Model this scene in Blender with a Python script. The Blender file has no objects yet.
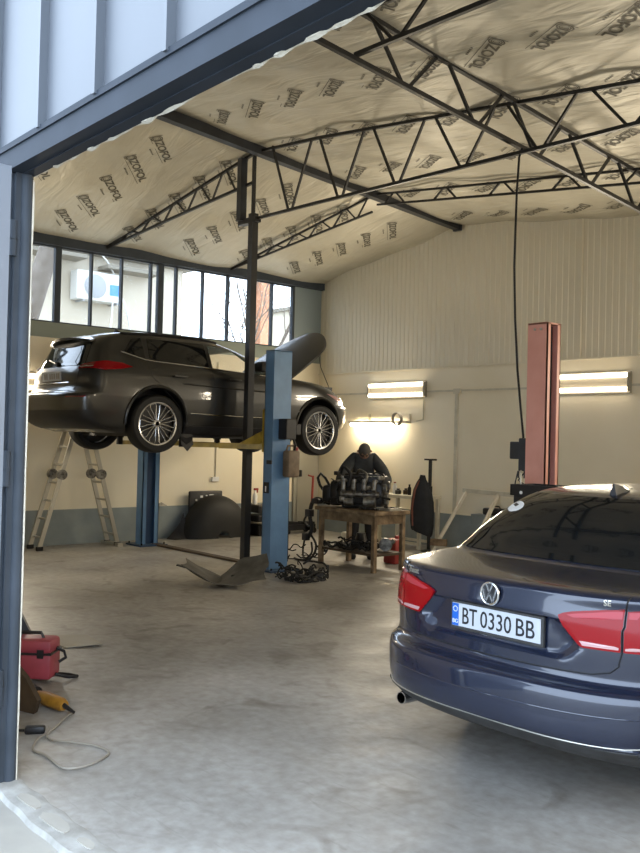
import bpy, bmesh, math, random
import numpy as np
from mathutils import Vector, Matrix
C = bpy.context.scene.collection
R = math.radians
random.seed(7)

# ------------------------------------------------------------------ materials
def lin(h):
    h = h.lstrip('#'); o = []
    for i in (0, 2, 4):
        v = int(h[i:i+2], 16)/255
        o.append(v/12.92 if v <= .04045 else ((v+.055)/1.055)**2.4)
    return (*o, 1)
def mat(name, col, rough=.5, metal=0., coat=0., emit=None, es=0., noise=None, bump=0., nscale=8., trans=0., alpha=1., spec=.5, ior=1.45):
    m = bpy.data.materials.new(name); m.use_nodes = True
    nt = m.node_tree; b = nt.nodes['Principled BSDF']
    c = lin(col) if isinstance(col, str) else (*col, 1)
    b.inputs['Base Color'].default_value = c
    b.inputs['Roughness'].default_value = rough; b.inputs['Metallic'].default_value = metal
    b.inputs['Coat Weight'].default_value = coat; b.inputs['Coat Roughness'].default_value = .06
    b.inputs['Specular IOR Level'].default_value = spec
    b.inputs['IOR'].default_value = ior
    b.inputs['Transmission Weight'].default_value = trans; b.inputs['Alpha'].default_value = alpha
    if emit:
        b.inputs['Emission Color'].default_value = lin(emit); b.inputs['Emission Strength'].default_value = es
    if noise or bump:
        tc = nt.nodes.new('ShaderNodeTexCoord'); n = nt.nodes.new('ShaderNodeTexNoise')
        n.inputs['Scale'].default_value = nscale; n.inputs['Detail'].default_value = 6
        nt.links.new(tc.outputs['Object'], n.inputs['Vector'])
        if noise:
            rp = nt.nodes.new('ShaderNodeValToRGB')
            rp.color_ramp.elements[0].position = .35; rp.color_ramp.elements[1].position = .68
            rp.color_ramp.elements[0].color = lin(noise) if isinstance(noise, str) else (*noise, 1)
            rp.color_ramp.elements[1].color = c
            nt.links.new(n.outputs['Fac'], rp.inputs['Fac']); nt.links.new(rp.outputs['Color'], b.inputs['Base Color'])
        if bump:
            bp = nt.nodes.new('ShaderNodeBump'); bp.inputs['Strength'].default_value = bump; bp.inputs['Distance'].default_value = .02
            nt.links.new(n.outputs['Fac'], bp.inputs['Height']); nt.links.new(bp.outputs['Normal'], b.inputs['Normal'])
    return m
M = {}
M['cream'] = mat('cream_paint', '#e8dfc8', .55, noise='#e2d8bf', nscale=1.2)
M['creamr'] = mat('cream_rib_sheet', '#ded6c0', .5)
M['wains'] = mat('grey_blue_wainscot', '#8b9392', .5, noise='#7c8484', nscale=3)
M['panel'] = mat('grey_blue_panel', '#8d9a9f', .5)
M['sill'] = mat('grey_green_sill', '#7f8880', .5)
M['steel_dark'] = mat('dark_painted_steel', '#33363c', .45, noise='#2a2c31', nscale=6)
M['steel_black'] = mat('black_painted_steel', '#222326', .45, noise='#2b2a29', nscale=10)
M['frame_blue'] = mat('slate_painted_steel', '#434951', .55, noise='#3c4249', nscale=5, spec=.2)
M['clad'] = mat('pale_blue_cladding', '#55595f', .45, noise='#51555b', nscale=1.5)
M['lintel'] = mat('dark_slate_painted_steel', '#30353d', .6, noise='#2b3037', nscale=5, spec=.12)
M['leaf'] = mat('pale_blue_gate', '#70757d', .4)
M['foam'] = mat('white_foam', '#cfc9ba', .8, bump=.5, nscale=40)
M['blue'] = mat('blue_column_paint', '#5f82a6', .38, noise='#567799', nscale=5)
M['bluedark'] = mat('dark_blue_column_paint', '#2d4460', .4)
M['red'] = mat('salmon_red_column_paint', '#d99c8c', .42, noise='#d19282', nscale=4)
M['yellow'] = mat('yellow_arm_paint', '#b79a3a', .45, noise='#8c7730', nscale=9)
M['rubber'] = mat('black_rubber', '#141414', .65)
M['blackpl'] = mat('black_plastic', '#17171a', .45, noise='#1f1f22', nscale=12)
M['greyblk'] = mat('dark_grey_plastic', '#3a3a3a', .6, noise='#2a2826', nscale=9)
M['tray'] = mat('dusty_grey_plastic', '#5b5851', .7, noise='#46433d', nscale=9)
M['alu'] = mat('brushed_aluminium', '#b9b5aa', .38, .75)
M['rimsilver'] = mat('silver_rim', '#c9c9c9', .25, .85)
M['chrome'] = mat('chrome', '#d8d8d8', .14, 1.)
M['wood'] = mat('grimy_wood', '#8a7458', .7, noise='#54432f', nscale=9)
M['wooddark'] = mat('dark_wood', '#4a3a28', .7, noise='#33281c', nscale=7)
M['oily'] = mat('oily_metal', '#2e2b28', .4, .5, noise='#191817', nscale=14)
M['castalu'] = mat('cast_aluminium', '#97948d', .4, .7, noise='#524f4a', nscale=18)
M['navy'] = mat('navy_car_paint', (.010, .0145, .033), .27, .25, coat=1.)
M['dkgrey'] = mat('dark_grey_car_paint', (.013, .0128, .0125), .3, .08, coat=.7)
M['bonnet'] = mat('dusty_dark_grey_paint', (.02, .0195, .019), .5, .1, coat=.15)
M['glass_dark'] = mat('dark_window_glass', (.006, .007, .008), .04, spec=.6)
M['glass_clear'] = mat('clear_tinted_glass', (.75, .9, .8), .03, alpha=.12)
M['pane'] = mat('window_pane_glass', (.9, .95, .95), .02, alpha=.07)
M['lens'] = mat('red_lens', (.22, .002, .005), .14, coat=.2, spec=.2)
M['lens_dk'] = mat('dark_red_lens', (.12, .003, .006), .1, coat=1.)
M['lens_pk'] = mat('pink_red_lens', (.33, .03, .042), .2, coat=.3, spec=.2)
M['lens_wh'] = mat('clear_lens', (.45, .26, .26), .12, coat=1.)
M['white'] = mat('white_plastic', '#e4e4e2', .4)
M['platewh'] = mat('plate_white', '#adb1b7', .35)
M['platebl'] = mat('plate_blue', '#1a58ad', .35)
M['ink'] = mat('black_ink', '#16171b', .5)
M['inkp'] = mat('printed_ink', '#656155', .6)
M['whitem'] = mat('white_painted_steel', '#cfc9b6', .45, noise='#b9b29d', nscale=7)
M['lamp_back'] = mat('grey_lamp_housing', '#8f8a7e', .5)
M['tube'] = mat('lit_tube', '#fff1cf', .5, emit='#ffeed2', es=5)
M['tube_strong'] = mat('bright_lit_tube', '#fff1cf', .5, emit='#ffeecf', es=60)
M['skin'] = mat('skin', '#80604d', .55)
M['jacket'] = mat('dark_grey_cloth', '#393b3c', .85, noise='#2c2e30', nscale=12, bump=.3)
M['trouser'] = mat('dark_work_trousers', '#1d1e22', .85)
M['hair'] = mat('greying_hair', '#4d4943', .8)
M['coat'] = mat('black_cloth', '#1e2126', .8, noise='#15171a', nscale=8, bump=.3)
M['coatred'] = mat('reddish_lining', '#6b4238', .8)
M['redpl'] = mat('red_plastic', '#9a3d48', .5, noise='#883640', nscale=6)
M['redpaint'] = mat('red_paint', '#8c2f28', .5)
M['orange'] = mat('amber_plastic', '#b3802b', .45, noise='#8a6120', nscale=12)
M['cable'] = mat('grey_cable', '#8b857a', .6)
M['jerry'] = mat('dirty_jerrycan', '#7d6c58', .6, noise='#5c4d3d', nscale=7)
M['locker'] = mat('grey_locker', '#a09d90', .5)
M['paper'] = mat('grey_sheet', '#9a968c', .7)
M['bark'] = mat('grey_bark', '#6d655e', .9, noise='#5a524a', nscale=6)
M['twig'] = mat('twig_bark', '#5d554e', .9)
M['render'] = mat('pale_render', '#aea696', .8, noise='#a79e8d', nscale=2)
M['brickor'] = mat('orange_brick', '#b98566', .85, noise='#a97353', nscale=10)
M['roofsheet'] = mat('weathered_roof_sheet', '#6f6a5f', .8)
M['acwhite'] = mat('ac_white', '#b9b9b4', .5)
M['acgrill'] = mat('ac_grill', '#85888a', .5)
M['acblue'] = mat('blue_sticker', '#3f7ad0', .5)
M['outside'] = mat('outdoor_concrete', '#97938b', .85, noise='#a8a399', nscale=3, bump=.3)
M['yard'] = mat('yard_ground', '#b4aea2', .9)

def floor_mat():
    m = bpy.data.materials.new('worn_concrete_floor'); m.use_nodes = True
    nt = m.node_tree; b = nt.nodes['Principled BSDF']; N = nt.nodes.new; L = nt.links.new
    tc = N('ShaderNodeTexCoord')
    def noise(s, d=8, dist=0.):
        n = N('ShaderNodeTexNoise'); n.inputs['Scale'].default_value = s; n.inputs['Detail'].default_value = d
        n.inputs['Distortion'].default_value = dist; L(tc.outputs['Object'], n.inputs['Vector']); return n
    def ramp(src, a, ca, bb, cb):
        r = N('ShaderNodeValToRGB'); e = r.color_ramp.elements
        e[0].position = a; e[0].color = ca; e[1].position = bb; e[1].color = cb
        L(src, r.inputs['Fac']); return r
    def mix(mode, fac, a, bcol):
        x = N('ShaderNodeMix'); x.data_type = 'RGBA'; x.blend_type = mode
        x.inputs[0].default_value = fac; L(a, x.inputs[6]); L(bcol, x.inputs[7]); return x.outputs[2]
    base = ramp(noise(.9, 10, .4).outputs['Fac'], .3, lin('#827f7a'), .72, lin('#aeaca8'))
    fine = ramp(noise(14, 8).outputs['Fac'], .3, lin('#dedad5'), .7, lin('#ffffff'))
    stain = ramp(noise(2.3, 6, 1.2).outputs['Fac'], .3, lin('#c4bfb8'), .43, lin('#ffffff'))
    scr = noise(5, 4, .6); mp = N('ShaderNodeMapping'); mp.inputs['Scale'].default_value = (1, 6, 1); mp.inputs['Rotation'].default_value = (0, 0, .7)
    L(tc.outputs['Object'], mp.inputs['Vector']); L(mp.outputs['Vector'], scr.inputs['Vector'])
    sr = ramp(scr.outputs['Fac'], .62, lin('#ffffff'), .7, lin('#c9c4bc'))
    c1 = mix('MULTIPLY', 1, base.outputs[0], fine.outputs[0])
    c2 = mix('MULTIPLY', .8, c1, stain.outputs[0])
    c3 = mix('MULTIPLY', .3, c2, sr.outputs[0])
    L(c3, b.inputs['Base Color'])
    rr = N('ShaderNodeMapRange'); rr.inputs[3].default_value = .32; rr.inputs[4].default_value = .62
    L(noise(3).outputs['Fac'], rr.inputs[0]); L(rr.outputs[0], b.inputs['Roughness'])
    bp = N('ShaderNodeBump'); bp.inputs['Strength'].default_value = .15; bp.inputs['Distance'].default_value = .01
    L(noise(30).outputs['Fac'], bp.inputs['Height']); L(bp.outputs['Normal'], b.inputs['Normal'])
    return m
M['floor'] = floor_mat()
def foil_mat():
    m = mat('insulation_foil', '#cbc6b6', .45, noise='#c0baa9', nscale=1.6)
    nt = m.node_tree; b = nt.nodes['Principled BSDF']
    tc = nt.nodes.new('ShaderNodeTexCoord'); mp = nt.nodes.new('ShaderNodeMapping'); mp.inputs['Scale'].default_value = (.5, 2.2, 1)
    n = nt.nodes.new('ShaderNodeTexNoise'); n.inputs['Scale'].default_value = 2.2; n.inputs['Detail'].default_value = 3; n.inputs['Distortion'].default_value = .8
    bp = nt.nodes.new('ShaderNodeBump'); bp.inputs['Strength'].default_value = .5; bp.inputs['Distance'].default_value = .06
    L = nt.links.new
    L(tc.outputs['Object'], mp.inputs['Vector']); L(mp.outputs['Vector'], n.inputs['Vector'])
    L(n.outputs['Fac'], bp.inputs['Height']); L(bp.outputs['Normal'], b.inputs['Normal'])
    b.inputs['Metallic'].default_value = .15
    return m
M['foil'] = foil_mat()
M['thresh'] = mat('whitewashed_kerb', '#aeaca7', .85, noise='#918e87', nscale=9, bump=.4)

# ------------------------------------------------------------------ mesh builder
class MB:
    def __init__(s): s.v = []; s.f = []; s.mi = []; s.cur = 0
    def m(s, i): s.cur = i; return s
    def add(s, verts, faces):
        o = len(s.v); s.v += [tuple(p) for p in verts]
        for f in faces: s.f.append([o+i for i in f]); s.mi.append(s.cur)
        return s
    def bm(s, bm_):
        bm_.verts.ensure_lookup_table(); bm_.verts.index_update()
        s.add([v.co[:] for v in bm_.verts], [[v.index for v in f.verts] for f in bm_.faces]); bm_.free(); return s
    def box(s, c, d, rz=0., rot=None, bev=0.):
        b = bmesh.new(); bmesh.ops.create_cube(b, size=1)
        bmesh.ops.scale(b, vec=d, verts=b.verts)
        if bev: bmesh.ops.bevel(b, geom=b.edges[:], offset=bev, segments=2, affect='EDGES', profile=.5)
        mt = rot.to_4x4() if rot is not None else Matrix.Rotation(rz, 4, 'Z')
        bmesh.ops.transform(b, matrix=Matrix.Translation(c) @ mt, verts=b.verts)
        return s.bm(b)
    def b2(s, lo, hi, bev=0.):
        return s.box([(a+b)/2 for a, b in zip(lo, hi)], [abs(b-a) for a, b in zip(lo, hi)], bev=bev)
    def beam(s, p0, p1, w, h=None, up=(0, 0, 1)):
        h = h or w; p0 = Vector(p0); p1 = Vector(p1); d = (p1-p0).normalized(); u = Vector(up)
        if abs(d.dot(u)) > .98: u = Vector((0, 1, 0))
        x = d.cross(u).normalized(); z = x.cross(d)
        vs = []
        for p in (p0, p1):
            for a, b in ((-1, -1), (1, -1), (1, 1), (-1, 1)): vs.append(p+x*a*w/2+z*b*h/2)
        return s.add(vs, [(0, 1, 2, 3), (7, 6, 5, 4), (0, 4, 5, 1), (1, 5, 6, 2), (2, 6, 7, 3), (3, 7, 4, 0)])
    def tube(s, pts, r, n=8, closed=False):
        pts = [Vector(p) for p in pts]; k = len(pts); rs = r if isinstance(r, (list, tuple)) else [r]*k
        vs = []; prev = None
        for i, p in enumerate(pts):
            if closed: t = pts[(i+1) % k]-pts[i-1]
            else: t = pts[min(i+1, k-1)]-pts[max(i-1, 0)]
            t.normalize()
            if prev is None:
                a = Vector((0, 0, 1)) if abs(t.z) < .9 else Vector((1, 0, 0)); x = t.cross(a).normalized()
            else: x = (prev-t*prev.dot(t)).normalized()
            prev = x; y = t.cross(x)
            for j in range(n):
                an = 2*math.pi*j/n; vs.append(p+(x*math.cos(an)+y*math.sin(an))*rs[i])
        fs = []
        for i in range(k if closed else k-1):
            for j in range(n):
                a = i*n; b = ((i+1) % k)*n; fs.append((a+j, b+j, b+(j+1) % n, a+(j+1) % n))
        if not closed: fs += [tuple(range(n)), tuple(reversed(range((k-1)*n, k*n)))]
        return s.add(vs, fs)
    def cyl(s, p0, p1, r0, r1=None, n=20): return s.tube([p0, p1], [r0, r0 if r1 is None else r1], n)
    def lathe(s, prof, c=(0, 0, 0), axis='Z', n=28, sx=1., sy=1., cap=True):
        vs = []; fs = []
        for r, h in prof:
            for j in range(n):
                a = 2*math.pi*j/n; x, y = r*math.cos(a)*sx, r*math.sin(a)*sy
                p = (x, y, h) if axis == 'Z' else ((h, x, y) if axis == 'X' else (y, h, x))
                vs.append((p[0]+c[0], p[1]+c[1], p[2]+c[2]))
        k = len(prof)
        for i in range(k-1):
            for j in range(n): fs.append((i*n+j, i*n+(j+1) % n, (i+1)*n+(j+1) % n, (i+1)*n+j))
        if cap: fs += [tuple(reversed(range(n))), tuple(range((k-1)*n, k*n))]
        return s.add(vs, fs)
    def grid(s, P, flip=False):
        nr = len(P); nc = len(P[0]); vs = [p for r in P for p in r]; fs = []
        for i in range(nr-1):
            for j in range(nc-1):
                f = (i*nc+j, i*nc+j+1, (i+1)*nc+j+1, (i+1)*nc+j); fs.append(f[::-1] if flip else f)
        return s.add(vs, fs)
    def prism(s, poly, a, b):            # poly: points 3D at one side; b-a offset vector added
        n = len(poly); d = Vector(b)-Vector(a)
        vs = [Vector(p) for p in poly]+[Vector(p)+d for p in poly]
        fs = [tuple(range(n)), tuple(reversed(range(n, 2*n)))]+[(i, i+n, (i+1) % n+n, (i+1) % n) for i in range(n)]
        return s.add(vs, fs)
    def sheet(s, P, t=(0, 0, -.004)):    # grid with thickness
        t = Vector(t); Q = [[Vector(p)+t for p in r] for r in P]
        s.grid(P); s.grid(Q, True)
        nr, nc = len(P), len(P[0])
        for r in (0, nr-1):
            s.grid([P[r], Q[r]])
        for c in (0, nc-1):
            s.grid([[P[i][c] for i in range(nr)], [Q[i][c] for i in range(nr)]])
        return s
    def build(s, name, mats, parent=None, smooth=False, angle=35, fix=True):
        me = bpy.data.meshes.new(name); me.from_pydata(s.v, [], s.f)
        for m in (mats if isinstance(mats, (list, tuple)) else [mats]): me.materials.append(m)
        me.polygons.foreach_set('material_index', s.mi)
        if fix:
            b = bmesh.new(); b.from_mesh(me); bmesh.ops.recalc_face_normals(b, faces=b.faces); b.to_mesh(me); b.free()
        if smooth:
            me.polygons.foreach_set('use_smooth', [True]*len(me.polygons)); me.set_sharp_from_angle(angle=R(angle))
        me.update()
        o = bpy.data.objects.new(name, me); C.objects.link(o)
        if parent: o.parent = parent
        return o
def tag(o, label, cat, group=None):
    o['label'] = label; o['category'] = cat
    if group: o['group'] = group
    return o
def thing(name, label, cat, loc=(0, 0, 0), rz=0., group=None):
    o = bpy.data.objects.new(name, None); C.objects.link(o); o.location = loc; o.rotation_euler = (0, 0, rz)
    o.empty_display_size = .1
    return tag(o, label, cat, group)
def struct(o): o['kind'] = 'structure'; return o
def mesh_from(o):
    dg = bpy.context.evaluated_depsgraph_get(); dg.update()
    return bpy.data.meshes.new_from_object(o.evaluated_get(dg), depsgraph=dg)
_tc = {}
def text_bm(txt, size, extrude=.001, bold=0.):
    """glyph mesh in the XY plane, centred on the origin"""
    key = (txt, size, extrude, bold)
    if key not in _tc:
        cu = bpy.data.curves.new('t', 'FONT'); cu.body = txt; cu.size = size; cu.extrude = extrude; cu.align_x = 'CENTER'; cu.align_y = 'CENTER'
        cu.offset = bold; cu.resolution_u = 3
        o = bpy.data.objects.new('t', cu); C.objects.link(o); me = mesh_from(o)
        _tc[key] = ([v.co.copy() for v in me.vertices], [tuple(p.vertices) for p in me.polygons])
        bpy.data.objects.remove(o); bpy.data.curves.remove(cu); bpy.data.meshes.remove(me)
    return _tc[key]
def boolean(o, cut, op='DIFFERENCE'):
    md = o.modifiers.new('b', 'BOOLEAN'); md.object = cut; md.operation = op; md.solver = 'EXACT'
    me = mesh_from(o); o.modifiers.clear(); old = o.data; o.data = me; bpy.data.meshes.remove(old)
    cm = cut.data; bpy.data.objects.remove(cut); bpy.data.meshes.remove(cm)

# ------------------------------------------------------------------ room
XL, YF, YB, XR = -12.7, 1.75, 10.92, 3.2
XRIDGE = -9.35
def ridge(Y): return 5.66-.09*(Y-5.36)
def ceil0(X, Y):
    zr = ridge(Y)
    if X <= XRIDGE: return 4.60+(zr-4.60)*(X-XL)/(XRIDGE-XL)
    return zr-.125*(X-XRIDGE)
TY = [2.85, 4.83, 6.93, 9.03, 10.92]
def ceil(X, Y):
    # the foil sags a little between the trusses and is wavy
    d = min(abs(Y-t) for t in TY)
    s = .05*min(1, d/.6)
    w = .016*math.sin(2.1*X+.7*Y)+.012*math.sin(5.3*X-2.2*Y+1)+.010*math.sin(3.1*Y+1.7*X)
    return ceil0(X, Y)-s*.6+w-.005

f = MB().b2((XL-.2, YF, -.12), (XR+.2, YB+.2, 0)).build('floor', M['floor']); struct(f)
o = MB().b2((-40, -14, -.14), (12, YF, -.015)).build('ground', M['outside']); struct(o)
o = MB().b2((-45, YF, -.2), (XL-.2, 40, -.06)).build('ground_yard', M['yard']); struct(o)
# kerb at the gate opening with broken patches
w = MB(); pts = []
for i in range(130):
    x = -4.5+i*.042; a = .004*math.sin(i*.9)+.010*math.sin(i*.23)
    pts.append([(x, YF-.135+a, -.016), (x, YF-.125+a, .010), (x, YF-.02, .016), (x, YF+.02+.006*math.sin(i*1.1), .002)])
w.grid(pts)
th = w.build('trim_1', M['thresh'], smooth=True); struct(th)
for x, y, a, b in ((-3.90, 1.69, .10, .030), (-3.62, 1.685, .12, .034), (-3.36, 1.70, .06, .022)):
    w = MB(); n = 14
    w.prism([(x+a*math.copysign(abs(math.cos(2*math.pi*k/n))**.6, math.cos(2*math.pi*k/n))*(1+.08*math.sin(k*3)), y+b*math.sin(2*math.pi*k/n)*(1+.15*math.sin(k*5)), .008) for k in range(n)], (0, 0, 0), (0, 0, .0095))
    w.build('broken_patch', M['outside'], th)

# left wall: cream, wainscot, sill band, windows
w = MB()
w.m(0).b2((XL-.2, YF-.1, .53), (XL, YB+.2, 3.10))
w.m(1).b2((XL-.2, YF-.1, -.1), (XL+.012, YB, .53))
w.m(2).b2((XL-.22, YF, 3.10), (XL+.03, YB, 3.325))
w.m(3).b2((XL-.1, 10.26, 3.325), (XL+.01, YB, 4.47))
w.m(0).b2((XL-.1, YF, 3.325), (XL, 3.0, 4.47))
o = w.build('wall_left', [M['cream'], M['wains'], M['sill'], M['panel']]); struct(o)
w = MB(); w.b2((XL-.06, YF, 4.47), (XL+.1, YB, 4.62)); o = w.build('trim_2', M['frame_blue']); struct(o)
mull = [(3.0, .1), (3.75, .03), (4.4, .03), (5.05, .03), (5.70, .095), (6.246, .03), (6.76, .03), (7.28, .03), (7.46, .10), (7.757, .03), (8.276, .03), (8.79, .03), (9.28, .10), (9.748, .03), (10.24, .05)]
for i in range(len(mull)-1):
    (a, wa), (b, wb) = mull[i], mull[i+1]
    w = MB()
    w.b2((XL-.05, a-wa/2, 3.325), (XL+.03, a+wa/2, 4.47))
    if i == len(mull)-2: w.b2((XL-.05, b-wb/2, 3.325), (XL+.03, b+wb/2, 4.47))
    w.b2((XL-.04, a, 3.325), (XL+.015, b, 3.345)); w.b2((XL-.04, a, 4.45), (XL+.015, b, 4.47))
    fr = w.build('window_%d' % (i+1), M['frame_blue']); struct(fr)
    MB().b2((XL-.012, a+wa/2, 3.345), (XL-.006, b-wb/2, 4.45)).build('pane', M['pane'], fr)

# back wall: flat cream panels, wainscot, corrugated upper part following the roof
w = MB()
w.m(0).b2((XL-.2, YB, .56), (XR+.2, YB+.2, 2.9))
w.m(1).b2((XL, YB-.012, -.1), (XR, YB+.2, .56))
w.m(0).b2((XL, YB-.022, .545), (XR, YB, .565))
for x in (-9.32, -6.0, -3.0): w.m(3).b2((x-.03, YB-.02, .56), (x+.03, YB, 2.5)); w.b2((x-.05, YB-.04, 2.46), (x+.09, YB, 2.54))
w.b2((XL, YB-.016, 2.495), (XR, YB, 2.525))
P = []; x = XL-.1; pit = .10; prof = [(0, 0), (.055, 0), (.063, .011), (.092, .011), (.10, 0)]
cols = []
while x < XR:
    for dx, dy in prof[:-1]: cols.append((x+dx, YB-dy))
    x += pit
w.m(2).grid([[(a, b, 2.9) for a, b in cols], [(a, b, max(3.2, ceil0(min(a, XR), YB)+.12)) for a, b in cols]])
w.b2((XL, YB-.03, 2.885), (XR, YB, 2.905))
w.b2((-7.1, YB-.03, 2.9), (-7.08, YB, 5.2))
o = w.build('wall_back', [M['cream'], M['wains'], M['creamr'], M['whitem']]); struct(o)
o = MB().b2((XR, YF-.1, -.1), (XR+.2, YB+.2, 4.6)).build('wall_right', M['cream']); struct(o)
# front wall around the gate opening
OPX0, OPX1, LZ = -4.19, .9, 2.95
w = MB()
w.m(1).b2((XL-.2, YF-.1, -.1), (OPX0-.1, YF+.0, 3.10))
w.m(1).b2((OPX1, YF-.1, -.1), (XR+.2, YF+.0, 3.10))
w.m(0).b2((XL-.2, YF-.11, 3.04), (XR+.2, YF-.02, 6.3))
for k in range(-16, 12):
    x = -3.285+k*.543
    w.m(0).b2((x-.012, YF-.15, 3.035), (x+.012, YF-.11, 6.3))
o = w.build('wall_front', [M['clad'], M['cream']]); struct(o)
w = MB()
w.b2((-5.2, YF-.13, 2.925), (XR, YF-.005, 3.045)); w.b2((-4.45, YF-.06, LZ-.03), (XR, YF-.002, 3.0)); w.b2((-4.6, YF-.14, 3.02), (XR, YF-.10, 3.047))
o = w.build('trim_3', M['lintel']); struct(o)
w = MB(); random.seed(3)
pts = [(-4.19+.06*i, YF+.006*random.random(), LZ-.018+.012*random.random()) for i in range(86)]
w.tube(pts, [.012+.012*random.random() for _ in pts], 7)
w.tube([(OPX0+.002, YF-.006, z*.1) for z in range(0, 30)], [.004+.005*random.random() for _ in range(30)], 6)
o = w.build('trim_4', M['foam'], smooth=True); struct(o)
w = MB()
w.b2((-4.33, YF-.09, -.1), (OPX0, YF-.005, 2.96)); w.cyl((OPX0-.01, YF-.035, -.01), (OPX0-.01, YF-.035, 2.93), .03)
w.b2((-4.33, YF-.13, -.1), (-4.215, YF-.09, 2.96)); w.b2((-5.2, YF-.125, -.1), (-4.33, YF-.10, 3.03))
o = w.build('trim_5', M['frame_blue']); struct(o)
for z in (2.52, 1.42, .38):
    w = MB(); w.cyl((-4.185, YF-.10, z), (-4.185, YF-.10, z+.17), .018); w.cyl((-4.185, YF-.10, z+.08), (-4.185, YF-.10, z+.09), .022)
    w.build('hinge', M['frame_blue'], o, smooth=True)
# open gate leaf (swung outwards)
w = MB()
w.b2((-4.165, -.35, .04), (-4.125, YF-.145, 2.925))
for y in (YF-.175, -.33): w.b2((-4.125, y-.03, .04), (-4.11, y+.03, 2.925))
for z in (.07, 1.5, 2.895): w.b2((-4.125, -.345, z-.028), (-4.113, YF-.15, z+.028))
d = w.build('door_1', M['leaf']); struct(d)
w = MB(); w.box((-4.105, YF-.22, 1.76), (.02, .05, .16), bev=.004); w.tube([(-4.10, YF-.22, 1.78), (-4.07, YF-.22, 1.78), (-4.07, YF-.31, 1.78)], .009)
w.build('lock', M['alu'], d)

# ceiling foil with its print
w = MB(); xs = list(np.linspace(XL-.05, XRIDGE, 46))+list(np.linspace(XRIDGE+.07, XR+.1, 140))
ys = np.linspace(YF, YB+.02, 110)
w.grid([[(x, y, ceil(x, y)) for x in xs] for y in ys])
def printed(cx, cy, ang):
    dx, dy = math.cos(ang), math.sin(ang); ux, uy = dy, -dx          # letters face down into the hall
    def put(vs, fs, sc=1.):
        w.m(1).add([(cx+(v[0]*dx+v[1]*ux)*sc, cy+(v[0]*dy+v[1]*uy)*sc, 0) for v in vs], fs)
    o0 = len(w.v)
    vs, fs = text_bm('IZOFOL', .15, 0, .004)
    put(vs, fs)
    put([(-.34, -.085, 0), (.28, -.085, 0), (.28, -.078, 0), (-.34, -.078, 0)], [(0, 1, 2, 3)])
    put([(-.34, .085, 0), (-.33, .085, 0), (-.33, -.085, 0), (-.34, -.085, 0)], [(0, 1, 2, 3)])
    n = 18
    for rx, ry in ((.055, .075), (.038, .052), (.02, .03)):
        ring = [((-.285+rx*k*math.cos(2*math.pi*j/n)), ry*k*math.sin(2*math.pi*j/n), 0) for k in (1., .8) for j in range(n)]
        put(ring, [(j, (j+1) % n, n+(j+1) % n, n+j) for j in range(n)])
    for k in range(5): put([(-.1+k*.03, -.155, 0), (-.08+k*.03, -.155, 0), (-.08+k*.03, -.135, 0), (-.1+k*.03, -.135, 0)], [(0, 1, 2, 3)])
    for i in range(o0, len(w.v)):
        x, y, _ = w.v[i]; w.v[i] = (x, y, ceil(x, y)-.006)
for j in range(-3, 6):
    for i in range(0, 6):
        x = -12.14+.51*i; y = 5.6+.08*i+1.06*j
        if XL+.3 < x < XRIDGE-.3 and YF+.3 < y < YB-.3: printed(x, y, math.atan2(.72, -.69))
for j in range(-3, 6):
    for i in range(0, 15):
        x = -8.85+.66*i; y = 5.98+1.1*j
        if x < XR-.4 and YF+.3 < y < YB-.3: printed(x, y, math.atan2(.5, -.86))
o = w.build('ceiling', [M['foil'], M['inkp']], smooth=True, angle=60, fix=False); struct(o)
o = MB().grid([[(x, y, ceil0(x, y)+.16) for x in list(np.linspace(XL-.4, XRIDGE, 8))+list(np.linspace(XRIDGE+.5, XR+.3, 10))] for y in np.linspace(YF-.3, YB+.4, 14)]).build('roof', M['roofsheet'], fix=False); struct(o)

# ------------------------------------------------------------------ steel of the roof
def truss(name, label, A, B, top, bot, nodes, th=.035, wth=.024, vpair=False, skip_bot=0):
    """A,B plan points; top/bot z functions of (x,y); nodes = fractions of the top apices"""
    t = thing(name, label, 'truss', (0, 0, 0))
    A = Vector((*A, 0)); B = Vector((*B, 0))
    def pt(s, fz, dz=0): p = A.lerp(B, s); return (p.x, p.y, fz(p.x, p.y)+dz)
    w = MB(); n = 10
    for i in range(n): w.beam(pt(i/n, top), pt((i+1)/n, top), th)
    w.build('top_chord', M['steel_black'], t)
    w = MB()
    for i in range(n): w.beam(pt(i/n, bot), pt((i+1)/n, bot), th)
    w.build('bottom_chord', M['steel_black'], t)
    if vpair:
        L = (B-A).length
        for s in nodes:
            for d in (-1, 1):
                MB().beam(pt(s+d*.03/L, top), pt(s+d*.2/L, bot), wth).build('web_bar', M['steel_black'], t)
    else:
        for a, b in zip(nodes[:-1], nodes[1:]):
            md = (a+b)/2; e = .08*(b-a)
            MB().beam(pt(a+e, top), pt(md-e*.5, bot), wth).build('web_bar', M['steel_black'], t)
            MB().beam(pt(md+e*.5, bot), pt(b-e, top), wth).build('web_bar', M['steel_black'], t)
    return t
top = lambda x, y: ceil0(x, y)-.055
X0, X1 = -9.45, XR
fr = lambda x, a=X0, b=X1: (x-a)/(b-a)
nod = [fr(-9.16+.93*k) for k in range(0, 12)]
truss('roof_truss', 'long black truss running right from the head of the tall post under the roof', (X0, 6.93), (X1, 6.93), top, lambda x, y: 4.55-.012*(x+9.35)-.05*(x > -8.5)*min(1, (x+8.5)/4), nod)
truss('roof_truss', 'shallow black truss crossing the right slope close to the back wall', (-9.3, 9.03), (X1, 9.03), top, lambda x, y: 5.09-.125*(x+9.1), [fr(-8.95+.95*k, -9.3) for k in range(0, 11)], vpair=True, th=.028, wth=.022)
truss('roof_truss', 'black truss at top edge above the gate lintel, ending at the heavy lengthwise truss', (-5.27, 4.83), (X1, 4.83), top, lambda x, y: 4.78-.03*(x+5.2), [fr(-5.27+.93*k, -5.27) for k in range(0, 8)])
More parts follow.
